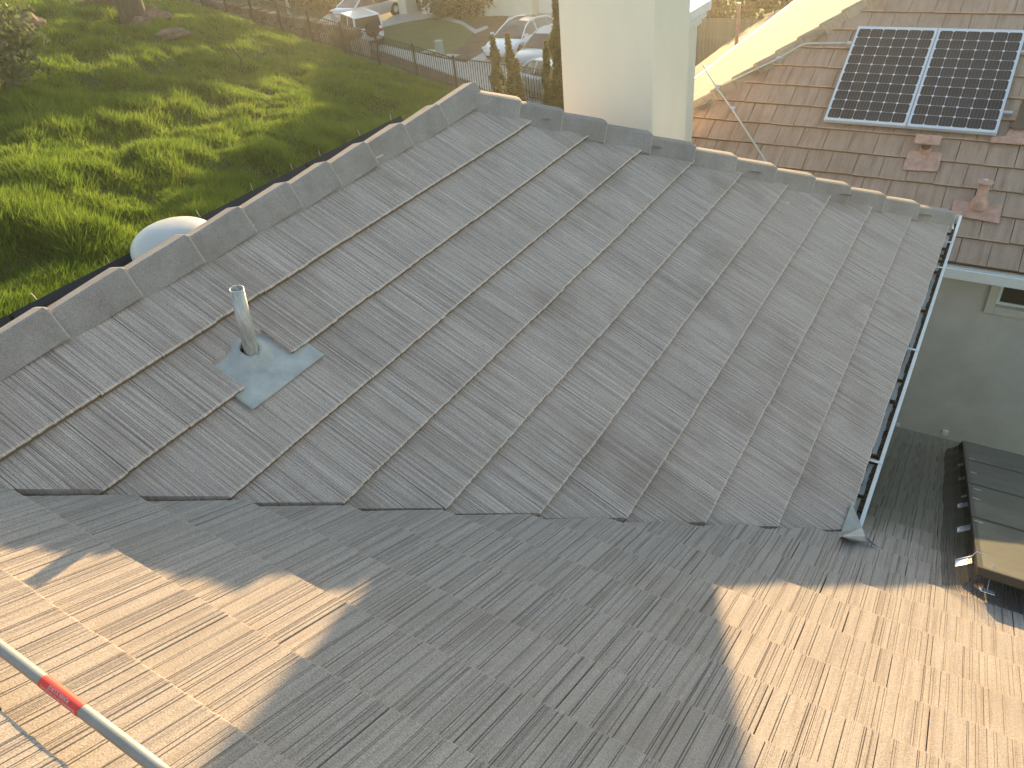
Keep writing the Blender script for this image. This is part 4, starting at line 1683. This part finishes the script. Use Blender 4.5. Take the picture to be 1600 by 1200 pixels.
def loft(mb, secs, close=True):
    n = len(secs[0])
    vs = [q for s_ in secs for q in s_]
    fs = []
    for i in range(len(secs) - 1):
        for k in range(n - 1):
            fs.append((i * n + k, i * n + k + 1, (i + 1) * n + k + 1, (i + 1) * n + k))
        fs.append((i * n + n - 1, i * n, (i + 1) * n, (i + 1) * n + n - 1))
    if close:
        fs.append(tuple(range(n))[::-1])
        fs.append(tuple((len(secs) - 1) * n + k for k in range(n)))
    mb.add(vs, fs)


def make_car(name, label, loc, heading, paint, style="sedan", L=4.7, W=1.85, H=1.45, glass_roof=False, group="parked cars"):
    root = empty(name, loc)
    tag(root, label, "car", group)
    M = Matrix.Translation(loc) @ Matrix.Rotation(heading, 4, 'Z')
    hL, hW = L / 2, W / 2
    if style == "suv":
        st = [(-.985, .55, .95, .90), (-.97, .42, 1.05, .97), (-.7, .32, 1.08, 1), (0, .30, 1.08, 1), (.38, .30, 1.08, 1), (.45, .30, 1.06, .98), (.93, .38, 1.0, .95), (.985, .45, .92, .9)]
        gh = [(-.95, 1.07, 1.12, .93, .93), (-.93, 1.07, H - .05, .93, .86), (-.88, 1.07, H - .01, .93, .84), (.20, 1.07, H - .01, .93, .84), (.27, 1.07, H - .06, .93, .84), (.43, 1.05, 1.10, .93, .90)]
        wr = .38
        wx = (-.62, .62)
    elif style == "hatch":
        st = [(-1.0, .55, .78, .72), (-.96, .36, .98, .90), (-.7, .25, .98, 1), (0, .22, .93, 1), (.42, .22, .92, 1), (.72, .24, .80, .97), (.92, .30, .66, .86), (.99, .42, .55, .66)]
        gh = [(-.90, .96, 1.0, .84, .80), (-.55, .96, H - .10, .88, .66), (-.2, .93, H, .90, .64), (.08, .92, H - .03, .90, .64), (.25, .92, H - .18, .90, .68), (.52, .90, .93, .88, .82)]
        wr = .345
        wx = (-.60, .61)
    else:
        st = [(-1.0, .52, .80, .74), (-.965, .34, .98, .90), (-.66, .24, 1.0, .99), (-.3, .22, .96, 1), (.35, .22, .92, 1), (.72, .24, .82, .98), (.93, .30, .70, .88), (.99, .42, .58, .70)]
        gh = [(-.72, .99, 1.0, .86, .80), (-.45, .97, H - .10, .88, .68), (-.2, .95, H, .90, .66), (.05, .94, H - .01, .90, .66), (.18, .93, H - .10, .90, .68), (.45, .91, .93, .88, .82)]
        wr = .335
        wx = (-.58, .60)
    mb = MB()
    secs = []
    for x, z0, z1, k in st:
        w = hW * k
        half = [(w * .80, z0), (w * .97, z0 + .12), (w, z0 + (z1 - z0) * .45), (w * .985, z0 + (z1 - z0) * .72), (w * .93, z1 - .03), (w * .80, z1)]
        ring = [(x * hL, y, z) for y, z in half] + [(x * hL, -y, z) for y, z in half[::-1]]
        secs.append([M @ Vector(q) for q in ring])
    loft(mb, secs)
    body = mb.build("body", paint, root, smooth=True, bevel=0.0)
    body.data.polygons.foreach_set("use_smooth", [len(p_.vertices) == 4 for p_ in body.data.polygons])
    mb = MB()
    secs = []
    for x, z0, z1, kb, kt in gh:
        ring = [(x * hL, hW * kb, z0 - .02), (x * hL, hW * kt, max(z1, z0 + .01)), (x * hL, -hW * kt, max(z1, z0 + .01)), (x * hL, -hW * kb, z0 - .02)]
        secs.append([M @ Vector(q) for q in ring])
    loft(mb, secs)
    mb.build("windows", CGLASS, root)
    # roof skin and pillars
    mb = MB()
    top = [(x, z1, kt) for x, z0, z1, kb, kt in gh if z1 > H - .20]
    secs = [[M @ Vector(q) for q in ((x * hL, hW * kt * 1.01, z - .03), (x * hL, hW * kt * .9, z + .012), (x * hL, 0, z + .03), (x * hL, -hW * kt * .9, z + .012), (x * hL, -hW * kt * 1.01, z - .03))] for x, z, kt in top]
    loft(mb, secs)
    mb.build("roof", CGLASS if glass_roof else paint, root, smooth=False)
    for s in (1, -1):
        def pil(a, b, w, nm="pillar"):
            mb2 = MB()
            mb2.tube([M @ Vector((a[0] * hL, s * hW * a[1], a[2])), M @ Vector((b[0] * hL, s * hW * b[1], b[2]))], w, 6)
            mb2.build(nm, paint, root)
        g0, g1, g2, g3, g4, g5 = gh
        pil((g5[0], g5[3] * 1.0, g5[1]), (g4[0], g4[4] * 1.01, g4[2]), .035)
        pil((g4[0], g4[4] * 1.01, g4[2]), (g3[0], g3[4] * 1.01, g3[2]), .035)
        pil((g3[0], g3[4] * 1.01, g3[2]), (g2[0], g2[4] * 1.01, g2[2]), .035)
        pil((g2[0], g2[4] * 1.01, g2[2]), (g1[0], g1[4] * 1.01, g1[2]), .04)
        pil((g1[0], g1[4] * 1.01, g1[2]), (g0[0], g0[3] * 1.0, g0[1]), .06 if style != "suv" else .05)
        pil(((g2[0] + g3[0]) * .5, g2[4] * 1.012, H - .02), ((g2[0] + g3[0]) * .5 + .02, g2[3] * 1.0, g2[1]), .03)
        mb2 = MB()
        mb2.obox(M, hL * (g5[0] - .10), hL * (g5[0] - .03), s * hW * .96 if s > 0 else -hW * 1.12, s * hW * .96 + .15 if s > 0 else -hW * .96, .95, 1.07)
        mb2.build("mirror", paint, root, bevel=.02)
        mb2 = MB()
        mb2.obox(M, hL * .86, hL * .955, min(s * hW * .55, s * hW * .86), max(s * hW * .55, s * hW * .86), .60, .70)
        mb2.build("headlight", LAMP, root, bevel=.015)
        mb2 = MB()
        mb2.obox(M, -hL * 1.0, -hL * .93, min(s * hW * .5, s * hW * .93), max(s * hW * .5, s * hW * .93), .78, .92)
        mb2.build("tail_light", RED, root, bevel=.015)
        for x in wx:
            wheel_parts(root, x * hL, s * (hW - .10), wr, .22, M)
            mb2 = MB()
            F = M @ Matrix.Translation((x * hL, s * (hW - .07), wr)) @ Matrix.Rotation(rad(90), 4, 'X')
            mb2.lathe([(wr * 1.02, -.085), (wr * 1.14, -.085), (wr * 1.14, .085), (wr * 1.02, .085)], n=20, M=F)
            mb2.build("wheel_arch", TYRE, root)
        for x0 in ((g2[0] + g3[0]) * .5 - .18, (g2[0] + g3[0]) * .5 + .22):
            mb2 = MB()
            mb2.obox(M, hL * x0 - .09, hL * x0 + .09, s * hW * .985 - .015, s * hW * .985 + .02, .80, .835)
            mb2.build("door_handle", paint, root)
    mb2 = MB()
    mb2.obox(M, -hL * 1.003, -hL * .985, -.26, .26, .62, .74)
    mb2.build("number_plate", WHITE, root)
    if style == "suv":
        mb2 = MB()
        F = M @ Matrix.Translation((-hL * 1.0 - .12, -.12, .98)) @ Matrix.Rotation(rad(90), 4, 'Y')
        mb2.lathe([(.0, .12), (.30, .12), (.37, .09), (.38, -.09), (.33, -.125), (.0, -.12)], n=24, M=F)
        mb2.build("spare_wheel", TYRE, root)
    return root


PAINT_S = mat("silver_paint", (.50, .53, .57), .3, .45, coat=.6)
PAINT_W = mat("white_car_paint", (.74, .76, .80), .28, coat=.7)
PAINT_G = mat("grey_car_paint", (.34, .37, .41), .3, .4, coat=.6)
wr_ = on_z(565.6, 40, -5.46)
wf_ = on_z(618.7, 23, -5.46)
hd = math.atan2(wf_.y - wr_.y, wf_.x - wr_.x)
mid = wr_.lerp(wf_, .5)
side = Vector((-math.sin(hd), math.cos(hd), 0))
make_car("parked_car", "silver sedan on the driveway, seen from its rear corner", Vector((mid.x, mid.y, -5.457)) + side * .83, hd, PAINT_S, "sedan", L=4.85, W=1.86)
rc = on_z(597, 80, -5.478)
hj = rad(150)
fw = Vector((math.cos(hj), math.sin(hj), 0))
rc = on_z(583, 77, -5.478)
make_car("parked_car", "white boxy car with a spare wheel on its tail, behind the fence", Vector((rc.x, rc.y, -5.477)) + fw * 1.85, hj, PAINT_W, "suv", L=3.7, W=1.6, H=1.62)
f0 = on_z(757, 95, -5.46)
f1 = on_z(803, 104, -5.46)
fm = f0.lerp(f1, .5)
make_car("parked_car", "white hatchback facing the street on the right-hand driveway", Vector((fm.x, fm.y + 2.2, -5.461)), rad(-92), PAINT_W, "hatch", L=4.7, W=1.85, H=1.44, glass_roof=True)
f2 = on_z(828, 118, -5.46)
make_car("parked_car", "grey car parked beside the white hatchback", Vector((f2.x, f2.y + 2.0, -5.461)), rad(-92), PAINT_G, "sedan", L=4.6, W=1.8, H=1.43)
f3 = on_z(838, 152, -5.44)
make_car("parked_car", "silver car just showing above the hip caps beside the cypress", Vector((f3.x + .3, f3.y + .6, -5.475)), rad(155), PAINT_S, "hatch", L=4.3, W=1.78, H=1.45)

# ------------------------------------------------------------------ house across the street
oh = empty("street_house", (-27, 36, GROUND))
tag(oh, "white stuccoed house across the street behind the parked cars", "house")
WHS = mat("white_stucco", (.68, .65, .58), .95, var=.05, bump=.3, bscale=40)
ga = on_z(624, 22, -5.46)
gb = on_z(645, 19, -5.46)
gc = on_z(657, 23, -5.46)
gd = on_z(692, 27, -5.46)
ge = on_z(806, 22, -5.46)
gf_ = on_z(836, 20, -5.46)
YF = 0.5 * (gb.y + gd.y)
mb = MB()
mb.box(ga.x, gb.x, YF, YF + 10, GROUND, -2.6)
mb.box(gc.x, ge.x + 1.4, YF + .15, YF + 10.01, GROUND, -2.6)
mb.box(gb.x, gc.x, YF + 1.1, YF + 10.02, GROUND, -2.6)
mb.box(ge.x + 4.6, ge.x + 7.5, ge.y, YF + 9.98, GROUND, -2.6)
mb.box(ge.x - .2, ge.x + .9, ge.y - .1, YF + .2, GROUND, -2.6)
mb.build("wall", WHS, oh)
mb = MB()
mb.box(gb.x + .06, gc.x - .06, YF + 1.0, YF + 1.09, GROUND, -3.1)
mb.build("door", mat("brown_door", (.22, .13, .09), .6, var=.1), oh, bevel=.01)
gdr = MB()
gdr.box(ge.x + .92, ge.x + 4.58, ge.y + .3, ge.y + .36, GROUND, -3.0)
gdo = gdr.build("garage_door", WHITE, oh)
for i in range(4):
    mb = MB()
    mb.box(ge.x + 1.0, ge.x + 4.5, ge.y + .27, ge.y + .299, GROUND + .08 + .61 * i, GROUND + .62 + .61 * i)
    mb.build("door_panel", WHITE, gdo, bevel=.01)
for i in range(2):
    wmb = MB()
    x0 = gd.x + .8 + i * 2.4
    wmb.box(x0, x0 + 1.4, YF + .11, YF + .148, -4.4, -3.2)
    w_ = wmb.build("window", WHITE, oh)
    mb = MB()
    mb.box(x0 + .08, x0 + 1.32, YF + .10, YF + .109, -4.32, -3.28)
    mb.build("pane", CGLASS, w_)
RFM = mat("far_roof_tile", (.25, .17, .12), .9, var=.2, scale=2, bump=.6, bscale=8)
x0, x1 = ga.x - .6, ge.x + 8.0
y0, y1 = YF - .5, YF + 10.6
zr = .25
mb = MB()
yc_ = .5 * (y0 + y1)
mb.add([(x0, y0, -2.6), (x1, y0, -2.6), (x1, y1, -2.6), (x0, y1, -2.6), (x0 + 4.5, yc_, zr), (x1 - 4.5, yc_, zr)], [(0, 1, 5, 4), (2, 3, 4, 5), (1, 2, 5), (3, 0, 4), (0, 3, 2, 1)])
mb.build("roof", RFM, oh)
# a second house further left, mostly above the picture
oh2 = empty("street_house", (-52, 40, GROUND))
tag(oh2, "house beyond the dark bushes at the top edge, left of the silver sedan", "house")
mb = MB()
mb.box(-62, -46, 42, 53, GROUND, -2.4)
mb.build("wall", WHS, oh2)
mb = MB()
mb.add([(-62.6, 41.4, -2.4), (-45.4, 41.4, -2.4), (-45.4, 53.6, -2.4), (-62.6, 53.6, -2.4), (-58, 47.5, 1.0), (-50, 47.5, 1.0)], [(0, 1, 5, 4), (2, 3, 4, 5), (1, 2, 5), (3, 0, 4), (0, 3, 2, 1)])
mb.build("roof", RFM, oh2)
mb = MB()
mb.box(-55, -52.5, 41.93, 41.99, -4.6, -3.2)
mb.build("window", CGLASS, oh2)


def shrub(name, label, c, rx, ry, rz, n, size, seed, m, group="bushes across the street", cat="bush"):
    rg = np.random.default_rng(seed)
    o = empty(name, c)
    tag(o, label, cat, group)
    pts, cl = crown_points(n, (c[0], c[1], c[2] + rz * .95), rx, ry, rz, 22, rg, .45)
    pts[:, 2] = np.maximum(pts[:, 2], c[2])
    link("crown", tri_mesh("crown", leaf_quads(pts, size, rg), m), o)
    mb = MB()
    for i in range(4):
        q = Vector(cl[i])
        mb.tube([Vector(c) - Vector((0, 0, .1)), Vector(c).lerp(q, .5) + Vector((0, 0, .1)), q], [.06, .04, .015], 5)
    mb.build("trunk", BARK, o)
    return o


for i, (px, py, rx, ry, rz, lab) in enumerate([(700, 26, 1.2, 1.0, 1.0, "round green bush at the white wall's right end across the street"), (722, 24, 1.1, 1.0, 1.3, "green bush second from the white wall across the street"),
                                               (745, 26, 1.3, 1.1, 1.5, "large green bush third from the white wall across the street"), (772, 20, 1.3, 1.1, 1.5, "green bush behind the white hatchback's nose"),
                                               (790, 14, 1.2, 1.0, 1.7, "green bush just left of the white garage corner"),
                                               (430, 8, 2.2, 1.6, 1.6, "dark bush at the top edge beyond the stone wall"), (480, 10, 2.0, 1.6, 1.5, "dark bush at the top edge left of the silver sedan"),
                                               (512, 16, 1.3, 1.2, 1.1, "small dark bush touching the silver sedan's tail")]):
    q = on_z(px, py, -5.47)
    shrub("bush", lab, q, rx, ry, rz, 2300, .11, 50 + i, LEAF2)

# slim cypresses beyond our hip
def cypress(label, px_top, py_top, px_base, dist, wpx, seed):
    rg = np.random.default_rng(seed)
    r = ray(px_top, py_top)
    hlen = math.hypot(r.x, r.y)
    tp = CAM + r * (dist / hlen)
    base = Vector((tp.x, tp.y, GROUND + .02))
    o = empty("cypress_tree", base)
    tag(o, label, "cypress", "slim cypresses beyond the hip")
    H_ = tp.z - base.z
    R_ = wpx / FPX * (tp - CAM).length * .5
    n = int(2600 * (1 + H_ / 6))
    t = rg.uniform(0.02, 1, n)
    rad_ = R_ * np.minimum(1, (1 - t) * 3.2 + .05) ** .75 * (.85 + .25 * np.sin(t * 37 + seed)) * np.sqrt(rg.uniform(.15, 1.05, n))
    a = rg.uniform(0, 2 * np.pi, n)
    pts = np.stack([base.x + rad_ * np.cos(a) + .03 * np.sin(t * 9 + seed), base.y + rad_ * np.sin(a), base.z + H_ * t], -1)
    q = leaf_quads(pts, .075, rg).reshape(-1, 6, 3)
    link("crown", tri_mesh("crown", q.reshape(-1, 3), CYP), o)
    mb = MB()
    mb.tube([base - Vector((0, 0, .1)), base + Vector((0, 0, H_ * .9))], [.06, .01], 6)
    mb.build("trunk", BARK, o)
cypress("slim golden cypress at the left, in front of the white hatchback", 769, 56, 772, 24.0, 19, 1)
cypress("slim golden cypress second from the left, before the hatchback", 794, 54, 797, 23.0, 19, 2)
cypress("short golden cypress close right of the second cypress", 807, 94, 808, 22.5, 18, 3)
cypress("short golden cypress touching the tall one by the chimney", 853, 66, 855, 22.0, 17, 4)
cypress("tall dark cypress beside the chimney's left edge", 868, -30, 868, 20.5, 26, 5)
q = on_z(783, 130, GROUND)
shrub("bush", "small leafy bush between the two left cypresses", Vector((q.x * .66, (q.y + 7.7) * .66 - 7.7, GROUND)), .45, .4, 1.4, 900, .07, 91, CYP)

# things behind the neighbour's side
o = empty("board_fence", (-12, 24, GROUND))
tag(o, "hazy wooden fence behind the sunlit garage roof", "fence")
WOODF = mat("fence_wood", (.26, .20, .14), .9, var=.2, obj_rand=.15)
bm_ = MB()
bm_.box(-.07, .07, -.012, .012, 0, 1.8)
bme = bm_.mesh("board", WOODF)
for i in range(60):
    link("board", bme, o, None, Matrix.Translation((-13.5 + i * .148, 25.0, GROUND)))
mb = MB()
mb.box(-13.6, -4.6, 25.014, 25.05, GROUND + .4, GROUND + .5)
mb.box(-13.6, -4.6, 25.014, 25.05, GROUND + 1.4, GROUND + 1.5)
mb.build("rail", WOODF, o)
for i, (x, y, h_) in enumerate(((-12.6, 27.2, 1.5), (-11.0, 26.6, 1.7), (-9.3, 27.4, 1.6), (-7.4, 26.8, 1.8), (-14.4, 26.5, 1.6))):
    shrub("bush", ["leafy bush over the wooden fence behind the garage roof, second from the left", "leafy bush over the wooden fence behind the garage roof, third from the left", "leafy bush over the wooden fence behind the garage roof, fourth from the left",
                   "leafy bush over the wooden fence behind the garage roof, rightmost", "leafy bush over the wooden fence behind the garage roof, leftmost"][i], Vector((x, y, GROUND)), 1.2, 1.0, h_, 1800, .13, 120 + i, LEAF2, "bushes behind the wooden fence")
tree("garden_tree", "hazy green tree behind the sunlit garage roof", (-9.5, 30, GROUND), 6.0, 2.2, .12, 2600, .16, crown_low=.25, seed=61)
# street trees above the picture, they shade the slope
sa, ca = math.sin(rad(SUN_AZ)), math.cos(rad(SUN_AZ))
spots = [(-18.4, 54, 10.6, 1.3, 21), (-17.3, 60, 10.4, .8, 22), (-22.6, 56, 10.5, 1.5, 23), (-10.6, 55, 10.0, 1.7, 24), (-27.5, 60, 10.5, 1.4, 25), (-8.9, 57, 9.6, 1.3, 26)]
slab = ["tree above the top edge behind the silver sedan", "second tree above the top edge behind the silver sedan", "tree above the top edge beyond the dark bushes", "tree above the top edge behind the white garage",
        "leftmost tree above the top edge beyond the stone wall", "small tree above the top edge, right of the white garage"]
for (pp, al, h, r, sd), lab in zip(spots, slab):
    x, y = pp * ca - al * sa, pp * sa + al * ca
    tree("street_tree", lab, (x, y, float(terrain(x, y))), h, r, .18, 5200, .26, group="street trees", crown_low=.36, seed=sd)

# far hills, added to block low sky glow near the sun
mb = MB()
NH = 96
ring = []
for k in range(NH):
    a = 2 * math.pi * k / NH
    hh_ = 15 + 4 * math.sin(3 * a + 1) + 3 * math.sin(7 * a) + 2 * math.sin(13 * a + 2)
    ring.append((a, hh_))
vs = []
for R_, f in ((230, 0), (270, .6), (320, 1.0), (420, .9), (520, 0)):
    for a, hh_ in ring: vs.append((R_ * math.sin(a) - 10, R_ * math.cos(a), -6 + hh_ * f))
fs = []
for i in range(4):
    for k in range(NH):
        fs.append((i * NH + k, i * NH + (k + 1) % NH, (i + 1) * NH + (k + 1) % NH, (i + 1) * NH + k))
mb.add(vs, fs)
tag(mb.build("glow_block_hills", mat("glow_block_hill", (.06, .065, .035), .95, var=.3, scale=.03, world_tex=True), smooth=True), kind="structure")

# small pale leaf on the wing roof, pebbles on the main slope
def speck(name, label, c, n, sx, sy, seed, m):
    r = random.Random(seed)
    u = n.orthogonal().normalized()
    v = n.cross(u)
    mb = MB()
    k = 7
    ring = [(c + (u * math.cos(6.283 * i / k) * sx + v * math.sin(6.283 * i / k) * sy) * r.uniform(.7, 1.2)) for i in range(k)]
    mb.add([p_ + n * .001 for p_ in ring] + [p_ * .4 + c * .6 + n * (.006 + r.uniform(0, .004)) for p_ in ring], [(i, (i + 1) % k, k + (i + 1) % k, k + i) for i in range(k)] + [tuple(range(k, 2 * k))])
    tag(mb.build(name, m), label, name.replace("_", " "))
PALE = mat("pale_speck", (.72, .70, .66), .7)
DARKD = mat("dark_speck", (.05, .035, .025), .9)
speck("dry_leaf", "tiny white scrap lying on the wing roof below the hip", on_plane(1231, 317, R2N, -.012), R2N, .022, .007, 1, PALE)
for i, (px, py) in enumerate(((1107, 1057), (706, 808))):
    speck("pebble", ["tiny pale pebble on the shaded foreground tiles", "tiny pale chip at the valley edge"][i], on_plane(px, py, R1N, (Z1 - .012) * R1N.z), R1N, .005, .005, i, PALE)
# thin warm air volume, added to imitate the lens glow
mb = MB()
mb.box(-1620, 1620, -1620, 1620, -6.8, 6.6)
hz = mb.build("added_haze", None)
hm = bpy.data.materials.new("added_haze_air")
hm.use_nodes = True
hn_ = hm.node_tree
hn_.nodes.remove(hn_.nodes["Principled BSDF"])
pv = hn_.nodes.new("ShaderNodeVolumePrincipled")
pv.inputs["Color"].default_value = (.95, .93, .88, 1)
pv.inputs["Density"].default_value = 0.0014
pv.inputs["Anisotropy"].default_value = 0.72
hn_.links.new(pv.outputs[0], hn_.nodes["Material Output"].inputs["Volume"])
hz.data.materials.append(hm)
tag(hz, kind="stuff")
print("objects", len(bpy.data.objects))
